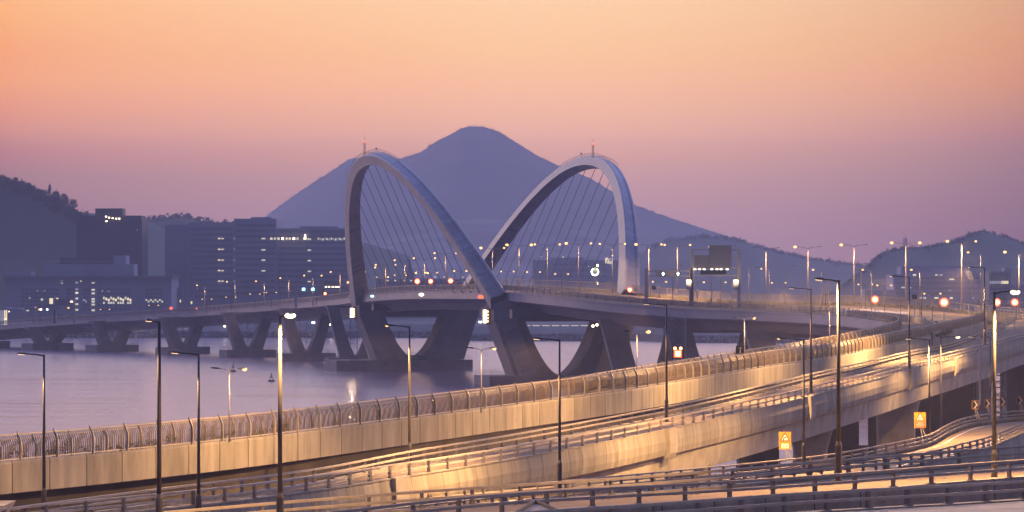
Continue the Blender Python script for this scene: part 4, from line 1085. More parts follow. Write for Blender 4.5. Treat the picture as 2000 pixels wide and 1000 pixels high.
# ------------------------------------------------------------------ gantries
def gantry(name, x0, x1, ytop, ybeam, s, zb, lab, boards=(), lights=None, cols=None, rail2=None, warm=False):
    a = P(x0, ytop, s); c = P(x1, ytop, s); root = thing(name, Vector(((a.x + c.x) / 2, a.y, zb)), lab, 'gantry')
    for q in (a, c):
        b = MB(); b.box(Vector((q.x, q.y, (zb + q.z) / 2)), (.85, .8, q.z - zb)); b.build('column', 'galvanised', root)
    for yb in ybeam:
        z = P(0, yb, s).z; b = MB()
        for dz in (0, ): b.box(Vector(((a.x + c.x) / 2, a.y, z)), (c.x - a.x, .45, .32))
        b.build('beam', 'galvanised', root)
    return root, a, c
def board(root, x0, y0, x1, y1, s, m_='sign_grey', dy=-.5):
    p, q = P(x0, y0, s), P(x1, y1, s); b = MB(); c = (p + q) / 2 + Vector((0, dy, 0)); b.box(c, (abs(q.x - p.x), .14, abs(p.z - q.z)))
    n = max(2, int(abs(q.x - p.x) / 1.1))
    for k in range(n + 1): b.box(Vector((p.x + (q.x - p.x) * k / n, c.y - .12, c.z)), (.09, .1, abs(p.z - q.z)))
    for z in (.25, .75): b.box(Vector((c.x, c.y - .13, q.z + (p.z - q.z) * z)), (abs(q.x - p.x), .08, .1))
    return b.build('sign_board', m_, root)
def glow(root, x, y, s, w_, h_, m_, name='lamp', dy=-.7):
    c = P(x, y, s) + Vector((0, dy, 0)); return MB().box(c, (w_, .16, h_)).build(name, m_, root)
s0 = 7.7
root, a, c = gantry('sign_gantry', 1352, 1443, 487, (488, 502, 523, 538), s0, 21.2, 'tall sign gantry over the bridge with two grey boards seen from behind')
board(root, 1385, 479, 1428, 499, s0); board(root, 1357, 498, 1384, 524, s0); board(root, 1384, 499, 1428, 524, s0); board(root, 1368, 528, 1418, 536, s0, 'lamp_black', -.8)
for x in (1357, 1366, 1375, 1390, 1400, 1408, 1420): glow(root, x, 526, s0, .62, .22, 'lens_white')
b = MB(); z = P(0, 488, s0).z
for x in (1366, 1427, 1437): q = P(x, 487, s0); b.tube((q, q + UP * (1.0 if x < 1430 else 2.4)), .06, 5)
b.build('aerial', 'galvanised', root)
for x, nm in ((1345, 'left'), (1437, 'right')):
    q = P(x, 549, s0 * 1.01); cab = MB().box(Vector((q.x, q.y - .6, q.z - 1.1)), (1.3, 1.0, 2.0)).build('cabinet', 'galvanised', root); MB().box(q + Vector((0, -.9, .1)), (1.1, .5, .45)).build('lamp', 'lens_amber', root); spot(q + Vector((0, -3.5, .4)), 1100, root, (1, .72, .45), 160, .3, (.25 if nm == 'left' else -.25, .75, .6))
root, a, c = gantry('lane_gantry', 1262, 1349, 524, (529, 539), s0, 21.8, 'low lane gantry with two cool white arrow signals beside the tall one')
board(root, 1281, 528, 1326, 539, s0, 'galvanised', -.3)
for x in (1295, 1324):
    glow(root, x, 535, s0, 1.25, 1.15, 'lamp_black', 'signal_face', -.5); q = P(x, 535, s0) + Vector((0, -.62, 0))
    b = MB(); b.prism([q + Vector((-.42, 0, 0)), q + Vector((.42, 0, 0)), q + Vector((0, 0, .5))], (0, -.06, 0)); b.box(q + Vector((0, -.03, -.2)), (.36, .06, .4)); b.build('arrow', 'lens_cool', root)
s1 = 5.6
root, a, c = gantry('lane_gantry', 578, 630, 561, (563, 568), s1, 19.0, 'small lane gantry with two blue signals left of the arches')
for x in (593, 611): glow(root, x, 565, s1, .95, .9, 'lens_blue', 'signal_face', -.4)
board(root, 583, 562, 626, 568, s1, 'galvanised', -.1)
root, a, c = gantry('sign_gantry', 632, 680, 551, (556, 567), s1, 19.4, 'small sign gantry with a dark board just left of the arch foot')
board(root, 634, 549, 665, 560, s1, 'sign_grey')
for x in (637, 643, 650, 656, 661): glow(root, x, 560.5, s1, .6, .3, 'lens_white')
glow(root, 680, 551.5, s1, .8, .6, 'lens_amber')
s2 = 4.85
root, a, c = gantry('lane_gantry', 67, 106, 602, (602.5, 606), s2, 11.0, 'pale lane gantry at the far left of the bridge')
board(root, 73, 602, 98, 606.5, s2, 'galvanised', -.1)
for x, m_ in ((77, 'lens_amber'), (80.5, 'lens_cool'), (92.5, 'lens_cool')): glow(root, x, 604.5, s2, .55, .6, m_, 'signal_face', -.4)
root, a, c = gantry('sign_gantry', 107.5, 145, 582, (598, 606), s2, 11.2, 'far-left sign gantry with a dark board and lamps on its post')
board(root, 109, 584, 138, 597, s2, 'sign_grey'); glow(root, 140, 589, s2, .9, .45, 'lens_white'); glow(root, 134, 601.5, s2, .7, .45, 'lens_amber')

# toll canopy at the far left
c = P(18, 606, 4.6); root = thing('roadside_canopy', Vector((c.x, c.y, 9.0)), 'pale curved canopy on posts at the far left end of the bridge', 'canopy')
b = MB(); pts = [P(x, y, 4.6) for x, y in ((-14, 605), (0, 604), (14, 602), (28, 603.5), (46, 604))]; b.strip(pts, [Vector((0, -1, 0))] * 5, [(-4, -.25), (-4, .3), (4, .3), (4, -.25)]); b.build('roof', 'facade', root)
for x, m_ in ((3, 'window_dim'), (6.5, 'window_dim'), (10.5, 'window_lit'), (14, 'window_lit'), (36, 'facade'), (21, 'facade')):
    q = P(x, 605, 4.6); MB().box(Vector((q.x, q.y - 2, 12.3)), (.45, .45, 7)).build('post', m_, root)
glow(root, 19.5, 608.5, 4.6, .8, .4, 'lens_white'); glow(root, 10.5, 623, 4.6, .7, .6, 'lens_orange')

# ------------------------------------------------------------------ signs
def text(body, size, loc, parent, m_, w=None):
    cu = bpy.data.curves.new('lettering', 'FONT'); cu.body = body; cu.size = size; cu.align_x = 'CENTER'; cu.align_y = 'CENTER'; cu.extrude = .004
    tmp = bpy.data.objects.new('lettering', cu); COL.objects.link(tmp)
    me = bpy.data.meshes.new_from_object(tmp.evaluated_get(bpy.context.evaluated_depsgraph_get())); bpy.data.objects.remove(tmp)
    o = bpy.data.objects.new('lettering', me); COL.objects.link(o); me.materials.clear(); me.materials.append(MATS[m_]); o.parent = parent
    o.location = Vector(loc) - parent_loc(parent); o.rotation_euler = (R(90), 0, 0)
    return o
def parent_loc(o):
    v = Vector()
    while o is not None: v = v + o.location; o = o.parent
    return v
def plate(c, w_, h_, m_, root, name='panel', dy=0.0, t=.05):
    return MB().box(Vector(c) + Vector((0, dy, 0)), (w_, t, h_)).build(name, m_, root)
def bend_sign(px, y0, y1, s, red, lab):
    c = P(px, (y0 + y1) / 2, s); h = (y1 - y0) / s; w_ = h * (.69 if not red else .74); root = thing('warning_sign', c - UP * (h / 2 + 1.6), lab, 'road sign', 'yellow bend signs')
    for e, k in ((.1, .55), (.45, 1.25)): MB().tube([c + Vector((e * .4, .1, -h * .45)), c + Vector((k, .25, -h / 2 - 2.4))], .06, 6).build('strut', 'galvanised', root)
    pn = plate(c, w_, h, 'sign_yellow', root)
    def tri(cx, cz, r, m_, dy, nm):
        b = MB(); b.prism([c + Vector((cx + r * math.sin(a), dy, cz + r * math.cos(a))) for a in (0, R(240), R(120))], (0, -.012, 0)); b.build(nm, m_, pn)
    tri(0, h * .15, w_ * .50, 'sign_red', -.028, 'border'); tri(0, h * .14, w_ * .33, 'sign_white', -.042, 'face')
    b = MB(); o = c + Vector((-.02 * w_, -.058, h * .11)); pa = [o + Vector((-.10 * w_, 0, -.13 * h)), o + Vector((-.10 * w_, 0, -.02 * h)), o + Vector((-.05 * w_, 0, .055 * h)), o + Vector((.10 * w_, 0, .09 * h))]
    for p, q in zip(pa, pa[1:]): b.beam(p, q + (q - p).normalized() * .02, .02, .075 * w_ + .02, Vector((0, 1, 0)))
    b.build('bend_arrow', 'black', pn)
    if red:
        plate(c - UP * h * .275, w_ * .80, h * .34, 'sign_red', pn, 'text_plate', -.034, .02)
        text('REDUCE', .19 * h / 2, c + Vector((0, -.05, -h * .175)), pn, 'sign_white'); text('SPEED NOW', .19 * h / 2, c + Vector((0, -.05, -h * .26)), pn, 'sign_white'); text('\u6e1b\u4f4e\u8eca\u901f', .24 * h / 2, c + Vector((0, -.05, -h * .37)), pn, 'sign_white')
    else:
        plate(c - UP * h * .30, w_ * .58, h * .27, 'sign_white', pn, 'text_plate', -.034, .02)
        text('REDUCE', .12 * h / 2, c + Vector((0, -.05, -h * .215)), pn, 'black'); text('\u6e1b \u901f', .24 * h / 2, c + Vector((0, -.05, -h * .335)), pn, 'black')
    return root
bend_sign(1533, 843.5, 878, 20.4, False, 'yellow bend sign with a white text plate, left of the black column')
bend_sign(1797, 805.5, 836, 19.0, True, 'yellow bend sign with a red text plate beside the broad pier')
for k, (px, y, s, w_, h_) in enumerate(((1904.5, 790.5, 18.3, 13.5, 17), (1928.5, 788, 18.1, 12, 16.5), (1958.5, 784.5, 17.9, 12, 16.5), (1992, 782, 17.7, 12, 16))):
    c = P(px, y, s); w_ /= s; h_ /= s; root = thing('chevron_sign', c - UP * (h_ / 2 + .9), ['leftmost and dimmest black and yellow chevron sign above the slip road', 'chevron sign in front of the lattice tower', 'chevron sign just right of the thick lamp column', 'rightmost chevron sign at the edge of the picture'][k], 'road sign', 'chevron signs')
    for e in (.08, .3): MB().tube([c + Vector((e * .5, .08, -h_ * .45)), c + Vector((e * 1.4 + .05, .14, -h_ / 2 - .95))], .045, 6).build('post', 'galvanised', root)
    pn = plate(c, w_, h_, 'sign_yellow', root); plate(c, w_ * .80, h_ * .84, 'black', pn, 'face', -.034, .02)
    b = MB(); q = c + Vector((0, -.06, 0)); x0, x1, t = -.26 * w_, .14 * w_, .26 * w_
    b.prism([q + Vector((x0, 0, h_ * .42)), q + Vector((x0 + t, 0, h_ * .42)), q + Vector((x1 + t, 0, 0)), q + Vector((x1, 0, 0))], (0, -.01, 0))
    b.prism([q + Vector((x1, 0, 0)), q + Vector((x1 + t, 0, 0)), q + Vector((x0 + t, 0, -h_ * .42)), q + Vector((x0, 0, -h_ * .42))], (0, -.01, 0)); b.build('chevron', 'sign_white', pn)
def back_sign(px, y, s, w_, h_, zb, lab):
    c = P(px, y, s); root = thing('small_sign', Vector((c.x, c.y, zb)), lab, 'road sign', 'small dark signs'); plate(c, w_, h_, 'black', root)
    MB().tube([(c.x, c.y - .12, zb), (c.x, c.y - .12, c.z + h_ * .3)], .05, 6).build('post', 'galvanised', root)
    MB().box(c + Vector((0, -.1, h_ * .22)), (w_ * .6, .06, .07)).build('bracket', 'galvanised', root)
back_sign(1445, 683, 14.9, 1.05, 1.05, 17.4, 'square black sign back on the far side of the viaduct railing')
back_sign(1786, 580, 8.6, 1.0, 1.05, 19.0, 'small square dark sign over the planted island')
back_sign(1277, 562, 7.5, .95, 1.0, 22.6, 'small dark sign behind the low gantry post')

# ------------------------------------------------------------------ masts on the arches, scaffolds, buoys
def lattice(b, c, w_, z0, z1, step, r=.05, sides=4, diag=True):
    cs = [Vector((c.x + sx * w_ / 2, c.y + sy * w_ / 2, 0)) for sx, sy in ((-1, -1), (1, -1), (1, 1), (-1, 1))]
    for q in cs: b.tube((q + UP * z0, q + UP * z1), r, 4)
    n = max(1, int((z1 - z0) / step))
    for k in range(n + 1):
        z = z0 + (z1 - z0) * k / n
        for i in range(4):
            p, q = cs[i], cs[(i + 1) % 4]; b.tube((p + UP * z, q + UP * z), r * .8, 3)
            if diag and k < n: b.tube((p + UP * z, q + UP * (z + (z1 - z0) / n)), r * .7, 3)
def arch_mast(px, ybase, ytop, s, lab, rel):
    c = P(px, ybase, s); h = (ybase - ytop) / s; root = thing('beacon_mast', c, lab, 'mast', 'masts on the arches')
    b = MB(); lattice(b, c, .45, c.z - .5, c.z + h * .62, .9, .06); b.build('lattice', 'cable', root)
    MB().tube((c + UP * h * .6, c + UP * h), .045, 5).build('rod', 'cable', root)
    MB().ellipsoid(c + UP * h * .66 + Vector((0, -.3, 0)), (.24, .24, .3), 8, 5).build('lens', 'lens_red', root)
b = MB()
arch_mast(712, 303, 263, 6.55, 'slim red-lit beacon mast on the crown of the nearer arch', None)
arch_mast(1158, 304, 270, 6.85, 'slim red-lit beacon mast on the crown of the farther arch', None)
for px, yb, yt, s, lab in ((735, 296, 291, 6.6, 'small camera post on the crown of the nearer arch'), (1135, 306, 298, 6.85, 'small camera post on the crown of the farther arch')):
    c = P(px, yb, s); root = thing('camera_post', c, lab, 'camera'); MB().tube((c - UP * .4, c + UP * .9), .06, 5).build('post', 'cable', root); MB().box(c + UP * .95, (.5, .5, .35)).build('camera_body', 'lamp_black', root)

def scaffold(px, s, w_, z0, z1, lab, d=None, bays=1, step=1.6, extra=0, r=.06):
    c = P(px, 0, s); c.z = 0; root = thing('scaffold_tower', c + UP * z0, lab, 'scaffold', 'scaffold towers'); b = MB()
    for k in range(bays): lattice(b, c + Vector(((k - (bays - 1) / 2) * w_, 0, 0)), w_, z0, z1, step, r)
    b.build('frame', 'cable', root)
    b = MB(); n = max(2, int((z1 - z0) / 3.2)) if s > 6 else 2
    for k in range(1, n): b.box(c + UP * (z0 + (z1 - z0) * k / n), (w_ * bays * (1 if s > 6 else .6), w_ * .5, .10))
    b.build('platform', 'lamp_black', root)
    if extra:
        b = MB()
        for i in range(5):
            for z in range(4):
                q = c + Vector((-w_ - i * 1.5, 0, z0 + z * 1.7)); b.tube((q, q + UP * 1.7), .05, 3); b.tube((q, q + Vector((1.5, 0, 0))), .05, 3)
        b.build('side_frame', 'cable', root)
scaffold(1320, 8.1, 2.4, 0, 19.5, 'dark scaffold tower between the piers behind the works signal', bays=2, extra=1, r=.11)
scaffold(691, 6.25, 2.2, 2, 19, 'scaffold tower under the deck left of the main pier', r=.07)
for px, s, z1, lab in ((219, 4.87, 9.5, 'scaffold inside the second splayed pier from the left'), (357, 5.02, 11.5, 'scaffold inside the third splayed pier from the left'), (484, 5.22, 13, 'scaffold inside the fourth splayed pier from the left'), (592, 5.46, 15, 'scaffold inside the fifth splayed pier from the left')):
    scaffold(px, s, 2.6, 3.4, z1, lab, bays=2 if s < 5.4 else 1, step=2.2, r=.045)
scaffold(1932, 10.6, 3.0, 0, 13.5, 'lattice tower standing behind the thick lamp column at right', bays=2, step=2.1, r=.11)
# hung platform gear on the left main cap
c = P(812, 697, 6.2); root = thing('gangway', c, 'dark inclined gangway lying across the left U-shaped pier', 'gangway'); b = MB()
b.beam(P(795, 694, 6.25), P(832, 698, 6.25), 1.2, .5); b.build('walkway', 'lamp_black', root)
b = MB()
for x in (796, 804, 812, 820, 828): q = P(x, 694.5 + (x - 796) * .1, 6.25); b.tube((q, q + UP * 1.2), .05, 4)
b.tube((P(795, 688, 6.25), P(832, 691.5, 6.25)), .05, 4); b.build('handrail', 'cable', root)

def buoy(px, y, s, lab):
    c = P(px, y, s); c.z = 0; root = thing('buoy', c, lab, 'buoy', 'channel buoys')
    MB().tube([c + UP * z for z in (-.4, .06, .4, .46)], [.85, 1.0, .95, .7], 14).build('float', 'buoy_paint', root)
    b = MB()
    for k in range(4): a = R(45 + 90 * k); b.tube((c + Vector((math.cos(a) * .6, math.sin(a) * .6, .4)), c + Vector((math.cos(a) * .2, math.sin(a) * .2, 1.9))), .07, 5)
    b.box(c + UP * 1.3, (.6, .6, .35)); b.build('frame', 'buoy_paint', root)
    MB().ellipsoid(c + UP * 2.1, (.2, .2, .3), 8, 5).build('lantern', 'lamp_black', root)
buoy(530, 745, 6.9, 'small dark buoy afloat alone right of the bright lamp'); buoy(455, 726, 6.24, 'farther buoy just behind the left path lamp head')

# ------------------------------------------------------------------ planting
rnd = random.Random(21); b = MB()
for i in range(0, len(F_RT) - 1):
    p = F_RT[i]; sx = 1000 + p.x * FPX / p.y
    if sx > 620 or p.y > 460: continue
    q = p - nF[i] * 1.3
    crown(b, q + Vector((rnd.uniform(-.6, .6), rnd.uniform(-.4, .4), .15)), .9, rnd.uniform(.35, .8), 90, .10, rnd)
kind(b.build('planter_shrubs', 'leaf'), 'stuff')
b = MB()
for i in range(len(isl)):
    for k in range(2):
        q = isl[i] - inr[i] * (.6 + k * .9)
        crown(b, q + UP * .1, .8, rnd.uniform(.2, .6), 40, .13, rnd)
kind(b.build('island_planting', 'leaf'), 'stuff')
b = MB()
for i in range(i0, len(F_BR), 1):
    p = F_BR[i]; sx = 1000 + p.x * FPX / p.y
    if sx < 1380: continue
    crown(b, p - nBF[i] * .9 + UP * .5, .9, rnd.uniform(.3, .6), 26, .14, rnd)
kind(b.build('verge_grass', 'leaf'), 'stuff')

def tree(name, base, h, r, lab, seed, conifer=False):
    rr = random.Random(seed); root = thing(name, base, lab, 'tree', 'trees on the left hill'); b = MB()
    b.tube([base - UP * 1, base + UP * h * .4, base + UP * h * .9], [.35, .25, .06], 7)
    for k in range(5): a = rr.uniform(0, 6.28); q = base + UP * h * rr.uniform(.35, .7); b.tube((q, q + Vector((math.cos(a) * r * .7, math.sin(a) * r * .7, h * .12))), [.12, .03], 4)
    b.build('trunk', 'bark', root); c = MB()
    if conifer:
        for k in range(9): f = k / 9; crown(c, base + UP * h * (.22 + .75 * f), r * (1.05 - f * .9), h * .08, 40, r * .18, rr)
    else: crown(c, base + UP * h * .35, r, h * .6, 320, r * .16, rr)
    c.build('crown', 'leaf_dark', root)
for k, (px, y, h, con, lab) in enumerate(((97, 381, 8.0, True, 'pointed conifer highest of the skyline trees on the left hill'), (108, 389, 6.0, False, 'round-crowned tree just right of the pointed conifer'), (113, 392, 6.5, True, 'small pointed tree in the middle of the skyline row'), (124, 399, 7.5, False, 'broad dark tree right of the middle of the skyline row'), (131, 402, 7.0, True, 'pointed tree between the two broad skyline trees'), (142, 408, 7.5, False, 'last broad tree at the foot of the skyline row'), (58, 369, 5.0, True, 'small pointed tree high on the left slope'), (30, 359, 4.5, False, 'low round tree near the top of the left hill'))):
    tree('conifer_tree' if con else 'broadleaf_tree', PD(px, y + 3, 2244), h, 2.1 if con else 2.9, lab, 40 + k, con)

# ------------------------------------------------------------------ buildings across the water
def wall_box(x0, y0, x1, y1, d, depth, z0=3.0):
    p, q = PD(x0, y0, d), PD(x1, y0, d); zt = p.z; return MB().box(Vector(((p.x + q.x) / 2, d + depth / 2, (zt + z0) / 2)), (q.x - p.x, depth, zt - z0))
def lit(root, x, y, w_, h_, d, m_='window_lit', name='window'):
    c = PD(x, y, d); k = d / FPX; return MB().box(c - Vector((0, .12, 0)), (w_ * k, .12, h_ * k)).build(name, m_, root)
def bands(root, x0, x1, rows, h_, d, m_='facade_band', split=None):
    for y in rows:
        b = MB(); p, q = PD(x0, y, d), PD(x1, y, d); k = d / FPX
        n = split or 1
        for i in range(n):
            xa = p.x + (q.x - p.x) * (i + .08) / n; xb = p.x + (q.x - p.x) * (i + .92) / n
            b.box(Vector(((xa + xb) / 2, d - .06, p.z)), (xb - xa, .14, h_ * k))
        b.build('window_band', m_, root)
d = 1990
t = thing('tower_block', PD(213, 545, d) - UP * 26, 'dark square tower with a lit rooftop rail behind the low offices', 'building')
wall_box(150, 428, 277, 545, d, 34).build('wall', 'facade_dark', t); wall_box(186, 407, 239, 430, d + 6, 16, 60).build('roof_plant', 'facade_dark', t); wall_box(158, 421, 276, 429, d + 4, 26, 58).build('roof_screen', 'facade_dark', t)
bands(t, 152, 275, [436 + 7.2 * k for k in range(14)], 3.4, d, 'facade_dark', 18)
for x, y in ((207, 423), (213, 425), (220, 426), (227, 427), (233, 427), (208, 432)): lit(t, x, y, 3.2, 2.2, d - 1, 'lens_white', 'lamp')
lit(t, 268, 449, 1.6, 2.2, d, 'window_dim')
d = 1925
t = thing('low_office_building', PD(175, 620, d) - UP * 9, 'long low office building with scattered lit windows at the left', 'building')
wall_box(10, 541, 335, 640, d, 40).build('wall', 'facade', t)
for x0, y0, x1, y1, dd, m_ in ((16, 530, 60, 542, 4, 'facade'), (88, 516, 262, 542, 6, 'facade'), (117, 503, 245, 517, 12, 'facade_dark'), (222, 499, 246, 517, 10, 'facade'), (137, 526, 166, 542, 3, 'facade')):
    wall_box(x0, y0, x1, y1, d + dd, 18, PD(0, y1, d).z - .3).build('roof_plant', m_, t)
b = MB(); p, q = PD(88, 515, d + 5), PD(262, 515, d + 5)
for k in range(40): c = p.lerp(q, k / 39); b.tube((c, c + UP * 1.3), .06, 3)
b.tube((p + UP * 1.3, q + UP * 1.3), .07, 4); b.build('roof_rail', 'facade', t)
b = MB(); p, q = PD(8, 541.5, d), PD(337, 541.5, d); b.box((p + q) / 2 + Vector((0, 18, .3)), (q.x - p.x + 1.5, 44, 1.0)); b.build('roof_edge', 'facade_band', t)
for x0, x1 in ((40, 116), (130, 146), (162, 176), (190, 256), (284, 318)): bands(t, x0, x1, [566, 573.5, 581, 588.5, 596, 603.5], 5.2, d, 'facade_band', max(2, int((x1 - x0) / 8)))
WL = [(100, 588, 7, 11, 'window_lit'), (110, 583, 8, 2.5, 'window_lit'), (82, 585, 4, 4, 'window_cool'), (58, 582, 3, 1.5, 'window_cool'), (73, 568, 2, 1.2, 'window_cool'), (87, 568, 2, 1.2, 'window_cool'), (121, 548, 4, 1.4, 'window_dim'), (121, 553, 4, 1.4, 'window_cool'), (158, 549, 1.8, 2.5, 'window_lit'), (182, 552.5, 6, 2, 'window_cool'), (54, 606.5, 5, 2.5, 'window_cool')]
WL += [(150, y, 5.5, 3.4, m_) for y, m_ in ((552, 'window_dim'), (565, 'window_dim'), (572, 'window_lit'), (583, 'window_cool'), (594, 'window_cool'), (605, 'window_cool'))]
WL += [(182, y, 6, 3.6, 'window_cool') for y in (566, 573, 584, 589, 595, 606)]
WL += [(203 + k * 4.7, 582 + (k % 3) * 2, 3.4, 5.0, 'window_lit' if k % 3 else 'window_cool') for k in range(12)] + [(203 + k * 4.7, 591.5, 3.4, 4.0, 'window_cool') for k in range(12) if k % 4 != 1]
WL += [(286 + k * 4.4, 586 + (k % 2) * 3, 3.2, 3.2, 'window_cool') for k in range(8)] + [(164, 586, 4, 4, 'window_dim'), (168, 589, 3, 4, 'window_dim'), (200, 568, 3, 3, 'window_dim'), (212, 569, 4, 2, 'window_dim')]
for x, y, w_, h_, m_ in WL: lit(t, x, y, w_, h_, d, m_)
d = 2040
t = thing('office_block', PD(500, 600, d) - UP * 14, 'massive flat-topped office block behind the left half of the bridge', 'building')
wall_box(322, 439, 457, 640, d, 60).build('wall', 'facade', t); wall_box(368, 434.5, 457, 640, d - 6, 40).build('wall', 'facade', t); wall_box(457, 427, 540, 640, d - 8, 60).build('wall', 'facade', t); wall_box(540, 447, 700, 640, d - 4, 60).build('wall', 'facade', t)
wall_box(490, 424, 530, 430, d + 4, 20, 60).build('roof_plant', 'facade', t); wall_box(585, 442, 660, 449, d + 8, 20, 55).build('roof_plant', 'facade', t)
bands(t, 372, 454, [447 + 11 * k for k in range(13)], 5.0, d - 6.1, 'facade_band', 16); bands(t, 461, 537, [440 + 11 * k for k in range(13)], 5.0, d - 8.1, 'facade_band', 14); bands(t, 545, 690, [452 + 11 * k for k in range(12)], 5.0, d - 4.1, 'facade_band', 26)
b = MB()
for k in range(30):
    q = PD(540 + k * 5.2, 447, d - 5.0); b.box(q - UP * 2.2, (.35, .3, 5.5))
b.box((PD(540, 447, d - 5.1) + PD(700, 447, d - 5.1)) / 2, (46, .4, .5)); b.build('roof_screen', 'facade', t)
for y in (466, 487, 508, 528.5, 549):
    lit(t, 428, y, 4.5, 2.2, d - 6.2); lit(t, 434.5, y, 5, 2.2, d - 6.2, 'window_cool'); lit(t, 457.5, y, 1.6, 4, d - 8.2, 'window_dim')
for y in (466, 488, 508, 529): lit(t, 514.5, y, 7.5, 2.4, d - 8.2, 'window_cool')
for y in (467, 488.5, 509, 530, 550): lit(t, 604, y, 6.5, 2.4, d - 4.2, 'window_cool')
for x, m_ in ((530, 'window_lit'), (537, 'window_cool'), (544, 'window_lit'), (552, 'lens_white'), (560, 'window_lit'), (566, 'window_lit'), (574, 'lens_white'), (581, 'window_cool'), (594, 'window_lit'), (597, 'window_lit')): lit(t, x, 466, 4.2, 4.0, d - 8.2, m_)
lit(t, 596, 462, 3, 8, d - 8.3, 'lens_white')
for k in range(13): lit(t, 622 + k * 4.2, 466 + (k % 3) * .8, 2.6, 4.2, d - 4.2, 'window_dim' if k % 2 else 'window_cool')
t = thing('portico', PD(362, 580, 1960), 'tall pale columns of an entrance at the foot of the office block', 'building')
for k in range(6): q = PD(342 + k * 7.2, 575, 1960); MB().box(Vector((q.x, q.y, 13)), (.9, .9, 22)).build('column', 'facade', t)
wall_box(335, 562, 384, 567, 1960, 8, 23).build('roof', 'facade', t)
for x, y in ((345, 577), (352, 588), (374, 591)): lit(t, x, y, 3, 5, 1961, 'window_lit')
# behind the arches and to the right
d = 3100
t = thing('depot_building', PD(1120, 560, d), 'wide low depot seen through the farther arch with one lit corner', 'building')
wall_box(1040, 508, 1228, 600, d, 60).build('wall', 'facade', t); wall_box(1075, 503, 1140, 509, d + 8, 30, 40).build('roof_plant', 'facade', t)
bands(t, 1080, 1185, [517, 528, 540, 551], 5, d, 'facade_band', 10)
for x, y, w_, h_, m_ in ((1186, 509, 8, 11, 'window_lit'), (1193, 506, 4, 4, 'window_dim'), (1193, 513, 4, 5, 'window_lit'), (1167, 518.5, 3.5, 5, 'lens_white'), (1150, 520, 1.5, 2.5, 'window_cool'), (1167, 553, 3, 5, 'lens_white'), (1056, 501.5, 3, 1.6, 'window_lit'), (1100, 502, 3, 1.6, 'window_lit')): lit(t, x, y, w_, h_, d, m_)
t = thing('waterside_sheds', PD(860, 570, 2100), 'row of dim low sheds on the far shore seen through the nearer arch', 'building')
wall_box(735, 545, 960, 640, 2100, 30, 4).build('wall', 'facade', t); bands(t, 740, 955, [553, 562], 4, 2100, 'facade_band', 26)
for x in (757, 772, 790, 803, 850, 868, 905, 922): lit(t, x, 541 if x > 840 else 548, 3.5, 1.8, 2099, 'window_lit')
d = 2560
t = thing('terrace_building', PD(1840, 570, d), 'stepped building with rows of lit windows below the right hill', 'building')
wall_box(1745, 536, 1930, 640, d, 50).build('wall', 'facade', t); wall_box(1760, 520, 1900, 538, d + 14, 30, 30).build('wall', 'facade', t); wall_box(1690, 566, 1750, 640, d - 6, 30).build('wall', 'facade', t)
bands(t, 1750, 1926, [543, 553, 563, 573], 4.5, d, 'facade_band', 24)
for x, y, w_, h_, m_ in ((1786, 537, 6, 3, 'window_lit'), (1829, 537, 5, 2, 'window_lit'), (1838, 537, 5, 2, 'window_cool'), (1859, 545.5, 9, 2.4, 'window_lit'), (1764, 561.5, 7, 2.4, 'window_cool'), (1778, 562, 4, 2, 'window_cool'), (1798, 581.5, 5, 3, 'window_lit'), (1806, 582, 5, 3, 'window_cool'), (1829, 582, 8, 3, 'window_lit'), (1858, 582, 6, 3, 'window_lit'), (1855, 567, 5, 2, 'window_dim'), (1900, 582, 5, 3, 'window_dim')): lit(t, x, y, w_, h_, d, m_)
d = 2000
t = thing('pale_building', PD(1950, 570, d), 'pale blocky building with one long lit window row at far right', 'building')
wall_box(1932, 530, 1975, 640, d, 40).build('wall', 'concrete', t); wall_box(1975, 556, 2040, 640, d - 5, 40).build('wall', 'facade', t); wall_box(1962, 523, 1974, 531, d + 5, 12, 32).build('roof_plant', 'facade', t)
bands(t, 1936, 1972, [536.5], 4, d, 'facade_band', 5); bands(t, 1934, 1972, [564, 574], 4, d, 'facade_band', 6)
for k in range(8): lit(t, 1934.5 + k * 4.7, 551.5, 3.6, 5.4, d, 'window_lit' if k > 4 else 'window_dim')
# mast on the right hill
c = PD(1768, 484, 2880); t = thing('hilltop_mast', c, 'lattice mast on the skyline left of the right hill summit', 'mast'); b = MB(); lattice(b, c, 2.2, c.z - 2, c.z + 7.5, 1.5, .22); b.build('lattice', 'facade', t)
MB().tube((c + UP * 7, c + UP * 11), .12, 4).build('rod', 'facade', t)

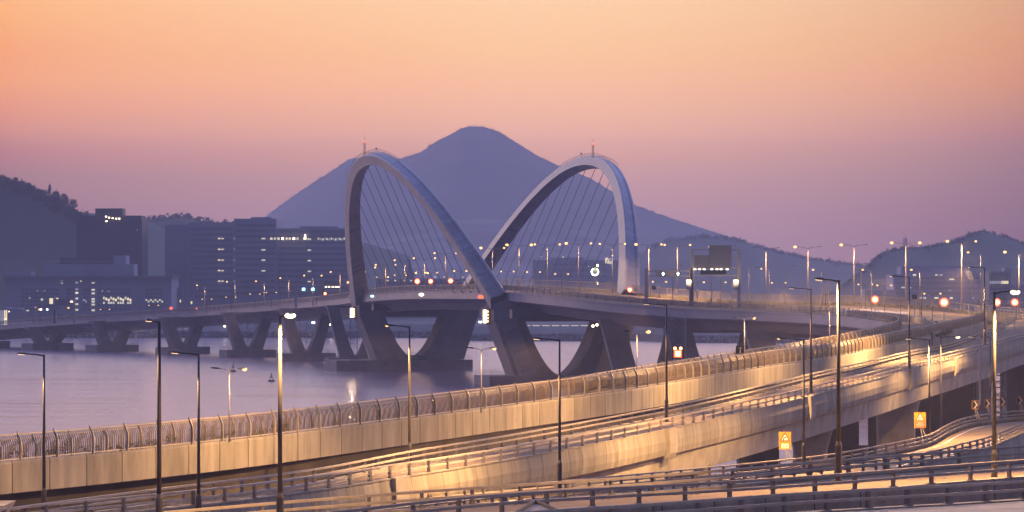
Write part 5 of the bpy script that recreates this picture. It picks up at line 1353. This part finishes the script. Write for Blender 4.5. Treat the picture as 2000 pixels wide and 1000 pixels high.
# lights of the far shore
for k, (x, y, dd, m_, lab) in enumerate(((362, 631, 1800, 'lens_white', 'lit barge glow on the far shore between the third and fourth piers'), (440, 637, 1800, 'lens_white', 'bright shore floodlight left of the fourth pier'), (612, 630, 1800, 'lens_cool', 'shore floodlight seen through the fifth pier'), (647, 634, 1800, 'lens_white', 'shore floodlight just left of the main pier'), (938, 629, 1760, 'lens_cool', 'lone shore floodlight left of the right main pier'))):
    c = PD(x, y, dd); t = thing('floodlight', Vector((c.x, c.y, 5.5)), lab, 'floodlight', 'floodlights on the far shore'); MB().tube((Vector((c.x, c.y + .3, 4.5)), c + Vector((0, .3, 0))), .12, 5).build('post', 'galvanised', t); MB().box(c, (1.6 if k else 3.4, .4, .9)).build('lens', m_, t)
t = thing('lit_jetty', PD(1100, 641, 1740), 'long lit jetty rail on the far shore under the span', 'jetty')
p, q = PD(1000, 637, 1740), PD(1170, 637, 1740)
MB().box((p + q) / 2 - UP * 1.2, (q.x - p.x, 4, 1.6)).build('deck', 'concrete', t)
for k in range(9): c = p.lerp(q, (k + .5) / 9); MB().box(c, ((q.x - p.x) / 9 * .75, .3, .7)).build('lamp', 'window_lit', t)
for k, x in enumerate((1068, 1083, 1104, 1127)):
    c = PD(x, 659.5, 1712); t = thing('quay_lamp', c, 'lamp low on the quay wall, %s of four under the span' % W[k], 'lamp', 'quay wall lamps'); MB().ellipsoid(c, (.9, .3, .35), 8, 5).build('lens', 'lens_cool', t); MB().box(c + UP * .5, (.8, .5, .3)).build('hood', 'lamp_black', t)
# pole camera on the lower road and the thin mast by the bend
c = P(1914, 655, 18.0); t = thing('camera_mast', c - UP * 7.6, 'thin pale camera mast between the two lamps right of the island', 'mast'); MB().tube((c - UP * 7.6, c), [.11, .07], 8).build('pole', 'galvanised', t); MB().box(c + Vector((-.2, 0, -.3)), (.35, .3, .25)).build('camera_body', 'sign_white', t)
c = P(1898, 544, 9.0); t = thing('camera_mast', c - UP * 10, 'camera mast with a white box beside the bend lamp', 'mast'); MB().tube((c - UP * 10, c), [.12, .08], 8).build('pole', 'galvanised', t); MB().box(c + Vector((-.3, -.1, .3)), (.9, .6, .6)).build('camera_body', 'sign_white', t)
